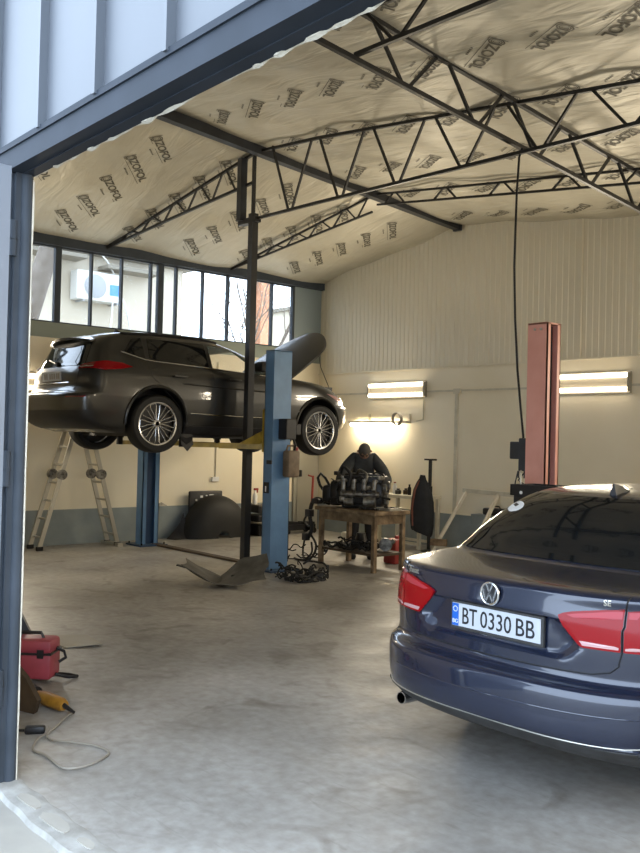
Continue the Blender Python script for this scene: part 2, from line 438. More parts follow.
o = MB().beam((-9.3, 4.83, ceil0(-9.3, 4.83)-.06), (-5.27, 4.83, ceil0(-5.27, 4.83)-.06), .035).build('purlin', M['steel_black'])
tag(o, 'thin black purlin tucked under foil just above the gate lintel, left of the trusses', 'purlin')
bl = lambda x, y: top(x, y)-.40*(x-XL)/(XRIDGE-XL)
truss('roof_truss', 'tapering black truss falling from tall post to the left window wall', (-9.5, 6.93), (XL+.05, 6.45), top, bl, [.02, .17, .33, .49, .65, .81, .97], wth=.022)
bl2 = lambda x, y: top(x, y)-.24*(x-XL)/(XRIDGE-XL)
truss('roof_truss', 'thin tapering black truss above the blue lift column and open bonnet', (-9.4, 9.03), (XL+.05, 8.78), top, bl2, [.02, .17, .33, .49, .65, .81, .97], th=.028, wth=.02)
XB = -5.25
truss('roof_truss', 'heavy black lengthwise truss slanting down towards the back wall at upper right', (XB, 4.2), (XB, YB-.02), top, lambda x, y: ceil0(x, y)-.46, [fr(4.0+.93*k, 4.2, YB-.02) for k in range(1, 8)], th=.04, wth=.026)
zb = lambda y: 5.53-.075*(y-5.6)
o = MB().beam((XRIDGE, YF+.2, zb(YF+.2)), (XRIDGE, YB-.03, zb(YB-.03)), .11, .13).box((XRIDGE, YB-.05, zb(YB)), (.15, .05, .15)).build('ridge_beam', M['steel_dark'])
tag(o, 'thick dark ridge beam slanting down under the printed foil to the back wall', 'beam')
# tall post
t = thing('support_post', 'tall thin black post standing between lifted car and roof, beside blue column', 'post', (-9.45, 6.92, 0))
MB().b2((-.047, -.047, .01), (.047, .047, 4.62)).build('shaft', M['steel_black'], t)
MB().box((0, 0, .006), (.16, .16, .012)).build('base_plate', M['steel_black'], t)
MB().b2((-.25, -.1, 4.55), (-.16, .0, 5.38)).build('hanger', M['steel_dark'], t)
MB().b2((-.015, -.03, 4.6), (.025, .01, 5.38)).build('upper_strut', M['steel_black'], t)
MB().b2((-.28, -.05, 4.5), (.1, .05, 4.57)).build('bracket', M['steel_black'], t)

# ------------------------------------------------------------------ car machinery
def pchip(t, y, q):
    t = np.asarray(t, float); y = np.asarray(y, float); h = np.diff(t); d = np.diff(y)/h; m = np.zeros_like(y)
    m[0] = d[0]; m[-1] = d[-1]
    for i in range(1, len(y)-1):
        if d[i-1]*d[i] > 0:
            w1 = 2*h[i]+h[i-1]; w2 = h[i]+2*h[i-1]; m[i] = (w1+w2)/(w1/d[i-1]+w2/d[i])
    i = np.clip(np.searchsorted(t, q)-1, 0, len(h)-1); s = (q-t[i])/h[i]
    return y[i]*(1+2*s)*(1-s)**2+m[i]*h[i]*s*(1-s)**2+y[i+1]*s*s*(3-2*s)+m[i+1]*h[i]*s*s*(s-1)
class Car:
    def __init__(s, keys, bow, recess=None):
        K = np.array(keys, float); s.K = K
        s.t = np.concatenate([[0], np.cumsum(np.sqrt(np.diff(K[:, 0])**2+.15*np.diff(K[:, 1])**2+np.diff(K[:, 3])**2)+1e-4)])
        s.tq = np.linspace(0, s.t[-1], 1500); s.zq = pchip(s.t, K[:, 0], s.tq); s.bow = bow; s.recess = recess
        s.len = (K[:, 1].min(), K[:, 2].max()); s.cache = {}
    def par(s, z): return s.par_t(np.interp(z, s.zq, s.tq))
    def par_t(s, t): return [float(pchip(s.t, s.K[:, k], np.array([t]))[0]) for k in range(8)]
    def outline(s, p, nr=34, nf=26):
        z, yr, yf, W, Dr, n1, Df, n2 = p; o = []
        for i in range(nr+1):
            a = math.pi/2*(i/nr)
            o.append((W*math.sin(a)**(2/n1), yr+Dr*(1-max(0, math.cos(a))**(2/n1))))
        m = 30
        for i in range(1, m): o.append((W, yr+Dr+(yf-Df-yr-Dr)*i/m))
        for i in range(nf+1):
            a = math.pi/2*(1-i/nf)
            o.append((W*max(0, math.sin(a))**(2/n2), yf-Df*(1-max(0, math.cos(a))**(2/n2))))
        ym = (s.len[0]+s.len[1])/2; hl = (s.len[1]-s.len[0])/2; q = []
        for x, y in o:
            x *= 1-s.bow*((y-ym)/hl)**2
            if s.recess: y += s.recess(x, z, y)
            q.append((x, y))
        return q
    def body(s, name, mats, parent, ns=110):
        w = MB(); w.m(0); rings = []
        for t in np.linspace(0, s.t[-1], ns):
            p = s.par_t(t); h = s.outline(p); full = h+[(-x, y) for x, y in reversed(h[1:-1])]
            rings.append([(x, y, p[0]) for x, y in full])
        n = len(rings[0]); vs = [v for r in rings for v in r]; fs = []
        for i in range(ns-1):
            for j in range(n): fs.append((i*n+j, i*n+(j+1) % n, (i+1)*n+(j+1) % n, (i+1)*n+j))
        fs += [tuple(reversed(range(n))), tuple(range((ns-1)*n, ns*n))]
        w.add(vs, fs)
        return w.build(name, mats, parent, smooth=True, angle=40)
    def oz(s, z):
        k = round(z, 4)
        if k not in s.cache:
            o = np.array(s.outline(s.par(z), 60, 40)); L = np.concatenate([[0], np.cumsum(np.hypot(*np.diff(o, axis=0).T))])
            s.cache[k] = (o, L)
        return s.cache[k]
    def P(s, mode, u, z, off=0.):
        """mode 'rear': u = arc length from the rear centre; 'side': u = y ; 'front': arc length from the nose. x>=0 side, sign of u mirrors for rear/front"""
        def raw(u, z):
            o, L = s.oz(z)
            if mode == 'rear':
                a = abs(u); return Vector((math.copysign(np.interp(a, L, o[:, 0]), u), np.interp(a, L, o[:, 1]), z))
            if mode == 'front':
                a = L[-1]-abs(u); return Vector((math.copysign(np.interp(a, L, o[:, 0]), u), np.interp(a, L, o[:, 1]), z))
            return Vector((np.interp(u, o[:, 1], o[:, 0]), u, z))
        p = raw(u, z)
        if off:
            e = .004; a = raw(u+e, z)-raw(u-e, z); b = raw(u, z+e)-raw(u, z-e); n = a.cross(b)
            n.normalize()
            c = Vector((0, (s.len[0]+s.len[1])/2, .6))
            if n.dot(p-c) < 0: n = -n
            p = p+n*off
        return p
    def patch(s, name, m, parent, mode, poly, off=.005, mir=1, nu=16, nz=10, edge=.012):
        """sheet lying on the skin inside polygon (u,z)"""
        zs = [q[1] for q in poly]; z0, z1 = min(zs)+.0008, max(zs)-.0008; rows = []
        for i in range(nz+1):
            z = z0+(z1-z0)*i/nz; xs = []
            for (a, za), (b, zb_) in zip(poly, poly[1:]+poly[:1]):
                if (za-z)*(zb_-z) <= 0 and za != zb_: xs.append(a+(b-a)*(z-za)/(zb_-za))
            lo, hi = min(xs), max(xs); rows.append([(lo+(hi-lo)*j/nu, z) for j in range(nu+1)])
        w = MB(); G = [[s.P(mode, u, z, off) for u, z in r] for r in rows]
        Bk = [[s.P(mode, u, z, off-edge) for u, z in r] for r in rows]
        for g in (G, Bk):
            for r in g:
                for v in r: v.x *= mir
        w.grid(G)
        for a, b in ((G[0], Bk[0]), (G[-1], Bk[-1]), ([r[0] for r in G], [r[0] for r in Bk]), ([r[-1] for r in G], [r[-1] for r in Bk])): w.grid([a, b])
        return w.build(name, m, parent, smooth=True, angle=50)
    def line(s, name, m, parent, mode, pts, r=.004, off=.001, mir=1, n=6, sub=10):
        q = []
        for (a, za), (b, zb_) in zip(pts[:-1], pts[1:]):
            for k in range(sub): q.append((a+(b-a)*k/sub, za+(zb_-za)*k/sub))
        q.append(pts[-1]); P = [s.P(mode, u, z, off) for u, z in q]
        for v in P: v.x *= mir
        w = MB(); w.tube(P, r, n); return w.build(name, m, parent, smooth=True)
def wheel(parent, c, side, rt, wd, rr, nsp, style):
    # tyre
    w = MB(); h = wd/2
    prof = [(rr*.97, -h*.85), (rr*1.03, -h), (rt*.93, -h*1.0), (rt*.985, -h*.82), (rt, -h*.55), (rt, h*.55), (rt*.985, h*.82), (rt*.93, h), (rr*1.03, h), (rr*.97, h*.85)]
    w.lathe(prof, c, 'X', 40, cap=False); w.lathe([(rr*.97, -h*.85), (rr*.97, h*.85)], c, 'X', 40, cap=False)
    ty = w.build('wheel', M['rubber'], parent, smooth=True, angle=40)
    w = MB(); s = side; x0 = c[0]+s*h*.80
    def X(d): return d*s+c[0]
    w.m(1).lathe([(.02, X(h*.05)-c[0]), (rr*.93, X(h*.05)-c[0]), (rr*.93, X(h*.1)-c[0])], c, 'X', 32)
    w.m(0).lathe([(rr*.9, X(h*.5)-c[0]), (rr*.93, X(h*.86)-c[0]), (rr*.99, X(h*.9)-c[0]), (rr*.99, X(h*.6)-c[0])], c, 'X', 48, cap=False)
    w.m(0).lathe([(.0, X(h*.78)-c[0]), (rr*.15, X(h*.78)-c[0]), (rr*.2, X(h*.7)-c[0]), (rr*.2, X(h*.3)-c[0])], c, 'X', 24)
    w.m(1).lathe([(rr*.1, X(h*.80)-c[0]), (.0, X(h*.80)-c[0])], c, 'X', 16)
    def rad(a, r, d): return (X(d), c[1]+r*math.cos(a), c[2]+r*math.sin(a))
    for k in range(nsp):
        a = 2*math.pi*k/nsp
        if style == 'loop':                   # closed petal loops of thin twin spokes
            pts = [rad(a-.05, rr*.16, h*.7), rad(a-.14, rr*.5, h*.74), rad(a-.2, rr*.8, h*.8), rad(a-.14, rr*.93, h*.84), rad(a+.14, rr*.93, h*.84), rad(a+.2, rr*.8, h*.8), rad(a+.14, rr*.5, h*.74), rad(a+.05, rr*.16, h*.7)]
            w.m(0).tube(pts, rr*.026, 6)
        else:
            for e in (-.1, .1): w.m(0).beam(rad(a+e*.4, rr*.15, h*.66), rad(a+e*1.4, rr*.93, h*.78), rr*.07, rr*.05, up=(1, 0, 0))
    w.build('rim', [M['rimsilver'], M['steel_black']], ty, smooth=True, angle=40)
    return ty
def cut_wells(o, cs, r, depth, halfw):
    for y, z in cs:
        for sd in (1, -1):
            w = MB(); w.m(1).cyl((sd*(halfw-depth), y, z), (sd*(halfw+.3), y, z), r, n=40)
            c = w.build('cutter', [M['dkgrey'], M['blackpl']]); c.parent = o.parent; bpy.context.view_layer.update(); boolean(o, c)
def resmooth(o, ang=40):
    me = o.data; me.polygons.foreach_set('use_smooth', [True]*len(me.polygons)); me.set_sharp_from_angle(angle=R(ang))
def put_text(name, txt, size, m, parent, fr, extr=.0015, bold=0.):
    """fr(u,v) -> point ; text centred at (0,0)"""
    vs, fs = text_bm(txt, size, extr, bold); w = MB(); w.add([fr(v.x, v.y, v.z) for v in vs], fs)
    return w.build(name, m, parent, fix=False)

# ------------------------------------------------------------------ sedan in the foreground
t = thing('sedan', 'dark blue saloon car in the foreground seen from behind, boot closed', 'car', (-2.667, 3.40, 0))
def rec(x, z, y):
    if y > .5: return 0
    ax = abs(x)
    if z <= .72 or z >= .925: return 0
    lim = .395+.075*min(1, max(0, (z-.735)/.07))-.105*min(1, max(0, (z-.81)/.1))
    kx = min(1, max(0, (lim-ax)/.045+.0)); kz = min(1, max(0, (z-.735)/.012))*min(1, max(0, (.912-z)/.012))
    kx = kx*kx*(3-2*kx)
    return .034*kx*kz
K = [  # z, rear, front, half width, rear depth, exp, front depth, exp
 (.20, .36, 4.32, .74, .45, 3.0, .5, 2.6), (.30, .10, 4.48, .84, .48, 3.0, .5, 2.6), (.35, .0, 4.58, .872, .5, 3.0, .55, 2.6),
 (.395, -.045, 4.66, .892, .5, 3.1, .6, 2.6), (.415, -.09, 4.68, .90, .60, 2.75, .62, 2.6), (.50, -.102, 4.70, .912, .60, 2.75, .64, 2.6),
 (.60, -.098, 4.70, .917, .60, 2.75, .66, 2.6), (.632, -.08, 4.69, .917, .60, 2.75, .66, 2.6), (.648, -.02, 4.68, .916, .56, 2.85, .66, 2.6), (.675, .0, 4.67, .916, .56, 2.85, .66, 2.6),
 (.80, -.004, 4.60, .916, .56, 2.85, .66, 2.6), (.90, -.002, 4.50, .908, .56, 2.85, .66, 2.6), (.97, .008, 4.30, .892, .56, 2.85, .66, 2.6), (1.02, .022, 4.05, .868, .48, 3.1, .66, 2.6),
 (1.035, .045, 3.95, .858, .46, 3.1, .66, 2.6), (1.048, .16, 3.85, .842, .42, 3.1, .64, 2.6), (1.060, .36, 3.74, .832, .34, 3.1, .62, 2.6), (1.072, .53, 3.62, .812, .26, 3.1, .6, 2.6),
 (1.10, .575, 3.52, .79, .24, 3.1, .5, 2.6), (1.20, .69, 3.22, .735, .24, 3.1, .5, 2.6), (1.30, .83, 2.92, .672, .26, 3.1, .5, 2.6), (1.37, .95, 2.68, .612, .25, 3.0, .5, 2.6),
 (1.415, 1.07, 2.45, .55, .24, 2.8, .5, 2.6), (1.443, 1.33, 2.2, .43, .2, 2.6, .3, 2.5), (1.455, 1.65, 2.0, .2, .1, 2.4, .1, 2.4)]
car = Car(K, .05, rec)
bd = car.body('body', [M['navy'], M['blackpl']], t, 150)
cut_wells(bd, [(.98, .33), (3.80, .33)], .37, .30, .87); resmooth(bd)
for y in (.98, 3.80):
    for sd in (1, -1): wheel(t, (sd*.76, y, .325), sd, .325, .22, .23, 10, 'bar')
# glass
car.patch('rear_window', M['glass_dark'], t, 'rear', [(-.80, 1.085), (.80, 1.085), (.60, 1.395), (-.60, 1.395)], .004, nu=40, nz=16)
car.patch('windscreen', M['glass_dark'], t, 'front', [(-.62, 1.11), (.62, 1.11), (.46, 1.40), (-.46, 1.40)], .004, nu=30, nz=12)
for sd in (1, -1):
    car.patch('side_window', M['glass_dark'], t, 'side', [(1.05, 1.09), (2.05, 1.09), (2.05, 1.39), (1.55, 1.39), (1.2, 1.25)], .004, sd)
    car.patch('side_window', M['glass_dark'], t, 'side', [(2.1, 1.09), (3.15, 1.09), (2.6, 1.35), (2.45, 1.39), (2.1, 1.39)], .004, sd)
    car.line('door_seam', M['blackpl'], t, 'side', [(2.07, .3), (2.07, 1.08)], .004, 0, sd)
    car.line('door_seam', M['blackpl'], t, 'side', [(3.2, .3), (3.2, 1.02)], .004, 0, sd)
    car.line('window_trim', M['chrome'], t, 'side', [(.98, 1.082), (3.2, 1.082)], .006, .004, sd)
    for y in (1.35, 2.35):
        p = car.P('side', y, .88, .03); MB().box((p.x*sd, p.y, p.z), (.03, .2, .025), bev=.008).build('door_handle', M['navy'], t)
    p = car.P('side', 2.98, 1.06, .1); MB().box((p.x*sd, p.y, p.z), (.2, .12, .13), bev=.04).build('mirror', M['navy'], t, smooth=True)
    # tail lights: lid part and wing part
    A = car.patch('tail_light', M['lens'], t, 'rear', [(.362*1, .925), (.40, .945), (.62, .982), (.648, .984), (.648, .803), (.485, .803)], .012, sd, 20, 16)
    car.patch('upper_lens', M['lens_pk'], A, 'rear', [(.40, .935), (.62, .972), (.642, .973), (.642, .938), (.44, .925)], .0145, sd, 12, 6, .004)
    car.patch('clear_strip', M['lens_wh'], A, 'rear', [(.475, .832), (.640, .826), (.640, .812), (.49, .812)], .0145, sd, 12, 4, .004)
    B = car.patch('tail_light', M['lens'], t, 'rear', [(.660, .803), (.660, .985), (.80, .988), (1.02, .965), (1.13, .92), (1.10, .83), (1.02, .803)], .012, sd, 24, 16)
    car.patch('upper_lens', M['lens_pk'], B, 'rear', [(.666, .942), (.666, .974), (.72, .976), (.70, .942)], .0145, sd, 8, 5, .004)
    car.patch('clear_strip', M['lens_wh'], B, 'rear', [(.666, .826), (.95, .832), (.95, .818), (.666, .812)], .0145, sd, 16, 4, .004)
    # boot lid seam
    car.line('boot_seam', M['ink'], t, 'rear', [(.66, 1.035), (.654, .985), (.654, .80), (.64, .745), (.60, .71), (.52, .692), (.3, .684), (0, .680)], .0045, -.001, sd)
# bumper lower
car.line('bumper_trim', M['alu'], t, 'rear', [(-.80, .415), (-.70, .408), (0, .402), (.70, .408), (.80, .418)], .003, .0015)
car.patch('rear_valance', M['greyblk'], t, 'rear', [(-.72, .30), (.72, .30), (.74, .392), (-.74, .392)], .004, 1, 40, 6)
car.line('bumper_crease', M['navy'], t, 'rear', [(-.6, .53), (0, .525), (.9, .54)], .004, -.001)
w = MB(); w.m(0).lathe([(.034, -.02), (.036, .12)], (-.675, .13, .30), 'Y', 20, cap=False); w.lathe([(.029, -.02), (.03, .1)], (-.675, .13, .30), 'Y', 20, cap=False); w.m(1).lathe([(.0, .04), (.031, .04)], (-.675, .13, .30), 'Y', 20)
w.m(0).lathe([(.029, -.02), (.034, -.02)], (-.675, .13, .30), 'Y', 20, cap=False)
w.build('exhaust_pipe', [M['chrome'], M['ink']], t, smooth=True)
# licence plate in its holder; it lies in the recess
PX, PY, PZ = .016, .012, .833
def plate_fr(dx=0., dz=0., dy=0.): return lambda u, v, e: (PX+dx+u, PY-dy-e, PZ+dz+v)
hold = MB().box((PX, PY+.012, PZ), (.545, .02, .14), bev=.006).build('plate_holder', M['greyblk'], t)
pl = MB().box((PX, PY, PZ+.003), (.52, .006, .112), bev=.002).build('licence_plate', M['platewh'], t); pl['label'] = 'white licence plate reading BT 0330 BB'
MB().b2((PX-.258, PY-.0045, PZ+.003-.054), (PX-.218, PY-.002, PZ+.003+.054)).build('country_strip', M['platebl'], pl)
put_text('country_code', 'BG', .028, M['white'], pl, plate_fr(-.238, -.03, .0045), .0006)
w = MB()
for k in range(12):
    a = 2*math.pi*k/12; cx, cz = PX-.238+.0125*math.cos(a), PZ+.03+.0125*math.sin(a)
    w.box((cx, PY-.005, cz), (.004, .001, .004))
w.build('star_ring', M['white'], pl)
for tx, cx, wd_ in (('BT', -.148, .090), ('0330', .008, .182), ('BB', .178, .104)):
    vs, fs = text_bm(tx, .1, .0006, .0004)
    x0, x1 = min(v.x for v in vs), max(v.x for v in vs); y0, y1 = min(v.y for v in vs), max(v.y for v in vs)
    w = MB(); w.add([(PX+cx+((v.x-x0)/(x1-x0)-.5)*wd_, PY-.0045-v.z, PZ+.003+((v.y-y0)/(y1-y0)-.5)*.080) for v in vs], fs)
    w.build('plate_characters', M['ink'], pl, fix=False)
# round emblem
w = MB(); ey = -.004; ez = .970
w.m(1).lathe([(.0, -.004), (.052, -.004), (.052, .006)], (0, ey, ez), 'Y', 36)
w.m(0).tube([(.051*math.cos(a), ey-.005, ez+.051*math.sin(a)) for a in np.linspace(0, 2*math.pi, 40)[:-1]], .0055, 8, True)
def bar(a, b): w.m(0).beam((a[0], ey-.007, ez+a[1]), (b[0], ey-.007, ez+b[1]), .009, .006, up=(0, 1, 0))
bar((-.020, .046), (0, .006)); bar((.020, .046), (0, .006))
bar((-.042, .026), (-.021, -.040)); bar((-.021, -.040), (0, .0)); bar((0, .0), (.021, -.040)); bar((.021, -.040), (.042, .026))
e = w.build('emblem', [M['chrome'], M['blackpl']], t, smooth=True); e['label'] = 'round chrome emblem with a V over a W'
def onrear(u0, z0):
    return lambda u, v, e: tuple(car.P('rear', u0+u, z0+v, .002+e))
put_text('model_badge', 'Passat', .040, M['alu'], t, onrear(-.57, 1.004), .001, .0006)
put_text('trim_badge', 'SE', .034, M['alu'], t, onrear(.575, 1.003), .001, .0006)
# shark fin, sticker
w = MB(); y0 = 1.05; zz = 1.414
P = [(0, y0+.0, zz), (0, y0+.16, zz+.022), (0, y0+.05, zz+.058), (0, y0+.01, zz+.06)]
w.add([(-.022, y0-.0, zz-.005), (.022, y0, zz-.005), (.018, y0+.18, zz+.012), (-.018, y0+.18, zz+.012), (-.004, y0+.005, zz+.062), (.004, y0+.005, zz+.062), (.003, y0+.06, zz+.055), (-.003, y0+.06, zz+.055)], [(0, 1, 2, 3), (0, 4, 5, 1), (1, 5, 6, 2), (2, 6, 7, 3), (3, 7, 4, 0), (4, 7, 6, 5)])
w.build('roof_antenna', M['blackpl'], t)
st = car.patch('sticker', M['white'], t, 'rear', [(-.555+.075*math.cos(a), 1.312+.028*math.sin(a)) for a in np.linspace(0, 2*math.pi, 16)[:-1]], .006, 1, 10, 8, .003)
car.patch('sticker_print', M['ink'], st, 'rear', [(-.60, 1.314), (-.545, 1.310), (-.535, 1.322), (-.59, 1.328)], .0072, 1, 6, 3, .002)
for sd in (1, -1):
    car.patch('headlight', M['glass_dark'], t, 'front', [(.45, .66), (.85, .68), (.95, .78), (.5, .72)], .006, sd)
car.patch('grille', M['blackpl'], t, 'front', [(-.42, .62), (.42, .62), (.42, .70), (-.42, .70)], .004)

def bez(pts, n=10):
    out = []; P = [Vector(p) for p in pts]; P = [P[0]*2-P[1]]+P+[P[-1]*2-P[-2]]
    for i in range(1, len(P)-2):
        for k in range(n):
            s = k/n; a, b, c, d = P[i-1:i+3]; out.append(.5*((2*b)+(c-a)*s+(2*a-5*b+4*c-d)*s*s+(3*b-a-3*c+d)*s*s*s))
    return out+[P[-2]]
# ------------------------------------------------------------------ estate car up on the lift
t = thing('estate_car', 'dark grey estate car raised on the lift with its bonnet open', 'car', (-10.55, 4.55, 1.50))
K = [
 (.20, .42, 4.30, .80, .3, 3.2, .6, 2.4), (.27, .16, 4.52, .842, .34, 3.2, .7, 2.4), (.36, .03, 4.66, .868, .36, 3.2, .8, 2.4), (.45, -.01, 4.71, .885, .38, 3.2, .85, 2.4),
 (.60, -.03, 4.73, .897, .4, 3.2, .9, 2.4), (.655, -.01, 4.72, .90, .4, 3.2, .9, 2.4), (.68, .09, 4.68, .90, .38, 3.4, .9, 2.4), (.75, .15, 4.64, .90, .38, 3.4, .9, 2.4),
 (.90, .17, 4.44, .893, .38, 3.4, .9, 2.4), (.98, .20, 4.16, .876, .36, 3.4, .85, 2.4), (1.02, .225, 3.74, .858, .34, 3.4, .8, 2.4), (1.06, .245, 3.40, .834, .32, 3.4, .7, 2.4),
 (1.12, .275, 3.22, .80, .30, 3.4, .6, 2.4), (1.20, .315, 3.03, .762, .28, 3.4, .55, 2.4), (1.30, .365, 2.80, .712, .26, 3.4, .5, 2.4), (1.38, .45, 2.58, .664, .26, 3.4, .5, 2.4),
 (1.44, .65, 2.34, .60, .26, 3.2, .4, 2.4), (1.485, 1.0, 2.1, .50, .24, 3.0, .3, 2.4), (1.505, 1.3, 1.9, .3, .2, 2.6, .2, 2.4)]
car = Car(K, .045)
bd = car.body('body', [M['dkgrey'], M['blackpl']], t, 110)
cut_wells(bd, [(1.14, .36), (3.79, .345)], .425, .42, .86)
# hollow cabin so that light shows through the front windows
def solid(w): c = w.build('cutter', [M['dkgrey'], M['blackpl']]); c.parent = t; bpy.context.view_layer.update(); return c
w = MB(); w.m(1).add([(sx*a, y, z) for (a, y0, y1, z) in ((.70, 1.72, 3.02, 1.0), (.60, 1.72, 2.48, 1.36)) for sx, y in ((-1, y0), (1, y0), (1, y1), (-1, y1))], [(0, 3, 2, 1), (4, 5, 6, 7), (0, 1, 5, 4), (1, 2, 6, 5), (2, 3, 7, 6), (3, 0, 4, 7)])
boolean(bd, solid(w))
side = [(1.98, 1.075), (2.72, 1.035), (2.88, 1.05), (2.42, 1.33), (2.2, 1.36), (1.98, 1.375)]
w = MB(); w.m(1).prism([(-1, y, z) for y, z in side], (0, 0, 0), (2, 0, 0)); boolean(bd, solid(w))
w = MB(); w.m(1).add([(sx*a, y, z) for (a, z) in ((.62, 1.10), (.50, 1.36)) for sx, y in ((-1, 2.3), (1, 2.3), (1, 3.6), (-1, 3.6))], [(0, 3, 2, 1), (4, 5, 6, 7), (0, 1, 5, 4), (1, 2, 6, 5), (2, 3, 7, 6), (3, 0, 4, 7)])
boolean(bd, solid(w)); resmooth(bd)
for y, z in ((1.14, .325), (3.79, .31)):
    for sd in (1, -1): wheel(t, (sd*.80, y, z), sd, .362, .225, .272, 10, 'loop')
car.patch('windscreen', M['glass_clear'], t, 'front', [(-.62, 1.10), (.62, 1.10), (.50, 1.36), (-.50, 1.36)], .004, nu=24, nz=10)
car.patch('rear_window', M['glass_dark'], t, 'rear', [(-.66, 1.0), (.66, 1.0), (.56, 1.30), (-.56, 1.30)], .005, nu=30, nz=14)
w = MB(); w.beam((.02, .225, 1.03), (-.34, .27, 1.10), .02); w.cyl((.02, .19, 1.03), (.02, .27, 1.03), .03); w.build('rear_wiper', M['blackpl'], t)
for sd in (1, -1):
    car.patch('front_door_glass', M['glass_clear'], t, 'side', side, .004, sd, 20, 12)
    car.patch('rear_door_glass', M['glass_dark'], t, 'side', [(1.06, 1.115), (1.92, 1.078), (1.92, 1.385), (1.08, 1.385)], .005, sd)
    car.patch('quarter_glass', M['glass_dark'], t, 'side', [(.72, 1.185), (1.0, 1.12), (1.0, 1.385), (.86, 1.36)], .005, sd)
    car.line('window_trim', M['chrome'], t, 'side', [(.68, 1.19), (1.0, 1.108), (1.15, 1.095), (2.0, 1.062), (2.9, 1.015)], .008, .005, sd)
    car.line('roof_rail', M['blackpl'], t, 'side', [(.75, 1.425), (1.2, 1.455), (1.9, 1.455), (2.2, 1.43)], .014, .01, sd)
    for pts in ([(1.02, 1.10), (1.06, .9), (1.45, .55), (1.55, .3)], [(1.95, 1.07), (1.98, .7), (1.98, .3)], [(2.92, 1.01), (2.98, .8), (2.98, .3)], [(1.55, .3), (2.98, .3)]):
        car.line('door_seam', M['ink'], t, 'side', pts, .004, -.001, sd)
    car.line('door_crease', M['dkgrey'], t, 'side', [(1.5, .84), (2.2, .82), (3.1, .80)], .012, -.004, sd)
    car.line('sill_moulding', M['chrome'], t, 'side', [(1.62, .47), (2.3, .455), (3.2, .45)], .007, .003, sd)
    car.patch('sill', M['blackpl'], t, 'side', [(1.55, .215), (3.38, .215), (3.36, .31), (1.58, .31)], .012, sd, 20, 5)
    for y in (1.45, 2.28):
        p = car.P('side', y, .925, .028); MB().box((p.x*sd, p.y, p.z), (.03, .2, .028), bev=.008).build('door_handle', M['dkgrey'], t)
    p = car.P('side', 2.70, 1.08, .11); m_ = MB().box((p.x*sd, p.y, p.z), (.2, .13, .15), bev=.045).build('mirror', M['blackpl'], t, smooth=True)
    # wheel arch lips
    for y, z in ((1.14, .36), (3.79, .345)):
        w = MB(); P = []
        for k in range(25):
            a = math.pi*(-.04+1.08*k/24); yy, zz = y+.425*math.cos(a), z+.425*math.sin(a)
            q = car.P('side', yy, max(.21, zz), .004); P.append((q.x*sd, yy, zz))
        w.tube(P, .022, 8); w.build('arch_lip', M['dkgrey'], t, smooth=True)
    A = car.patch('tail_light', M['lens'], t, 'rear', [(.58, .955), (.64, 1.01), (.88, 1.055), (1.08, 1.05), (1.28, 1.0), (1.12, .962), (.95, .945)], .012, sd, 30, 10)
    car.patch('dark_lens', M['lens_dk'], A, 'rear', [(.60, .962), (.66, 1.0), (.80, 1.025), (.80, .962)], .0145, sd, 12, 6, .003)
    car.line('lens_trim', M['chrome'], A, 'rear', [(.62, .974), (.80, .984)], .004, .016, sd)
    car.patch('reflector', M['lens_dk'], t, 'rear', [(.66, .60), (.92, .605), (.92, .63), (.66, .62)], .004, sd, 10, 3)
    car.patch('headlight', M['lens_wh'], t, 'front', [(.55, .70), (1.0, .74), (1.15, .84), (.6, .78)], .006, sd)
car.line('bumper_edge', M['chrome'], t, 'rear', [(-.62, .672), (0, .670), (.62, .672)], .006, .004)
car.line('tailgate_trim', M['chrome'], t, 'rear', [(-.45, .79), (0, .79), (.45, .79)], .008, .006)
car.patch('lower_bumper', M['blackpl'], t, 'rear', [(-.95, .24), (.95, .24), (1.0, .46), (-1.0, .46)], .004, 1, 40, 8)
car.line('tailgate_seam', M['ink'], t, 'rear', [(.60, .70), (.61, .96)], .004, 0, 1)
pl = MB().box((0, .148, .875), (.52, .014, .112), rot=Matrix.Rotation(R(4), 3, 'X')).build('licence_plate', M['platewh'], t)
w = MB()
for k, x in enumerate((-.18, -.12, -.03, .03, .09, .17, .22)): w.box((x, .139, .875), (.03, .004, .07), rot=Matrix.Rotation(R(4), 3, 'X'))
w.build('plate_characters', M['cable'], pl)
# roof spoiler and fin
w = MB(); w.sheet([[(x, y+.12*(x/.62)**2, 1.365+.065*((y-.27)/.33)-.05*(x/.62)**2) for x in np.linspace(-.57, .57, 16)] for y in np.linspace(.27, .60, 6)], (0, 0, -.03))
w.build('roof_spoiler', M['dkgrey'], t, smooth=True)
w = MB(); w.prism([(-.012, .98, 1.475), (-.012, 1.14, 1.485), (-.012, 1.02, 1.545), (-.012, .99, 1.55)], (0, 0, 0), (.024, 0, 0)); w.build('roof_antenna', M['blackpl'], t)
# raised bonnet, hinged at the windscreen
hg = Vector((0, 3.40, 1.04)); th_ = R(41)
def hood(u, v, off=0.):       # u across -1..1, v 0..1 from hinge to nose
    hw = .68+.09*math.sin(math.pi*v)-.16*v**4; ln = 1.22*(1-.22*abs(u)**3.0)
    x = hw*u; l = v*ln; h = .11*(1-u*u)*(1-.3*v)-.10*v**3+off
    return (x, hg.y+l*math.cos(th_)-h*math.sin(th_), hg.z+l*math.sin(th_)+h*math.cos(th_))
w = MB(); us = np.linspace(-1, 1, 25); vs_ = np.linspace(0, 1, 18)
w.grid([[hood(u, v) for u in us] for v in vs_]); w.grid([[hood(u, v, -.025) for u in us] for v in vs_])
for e in (0, 1): w.grid([[hood(u, e, o_) for u in us] for o_ in (0, -.025)])
for e in (-1, 1): w.grid([[hood(e, v, o_) for v in vs_] for o_ in (0, -.025)])
b_ = w.build('bonnet', M['bonnet'], t, smooth=True)
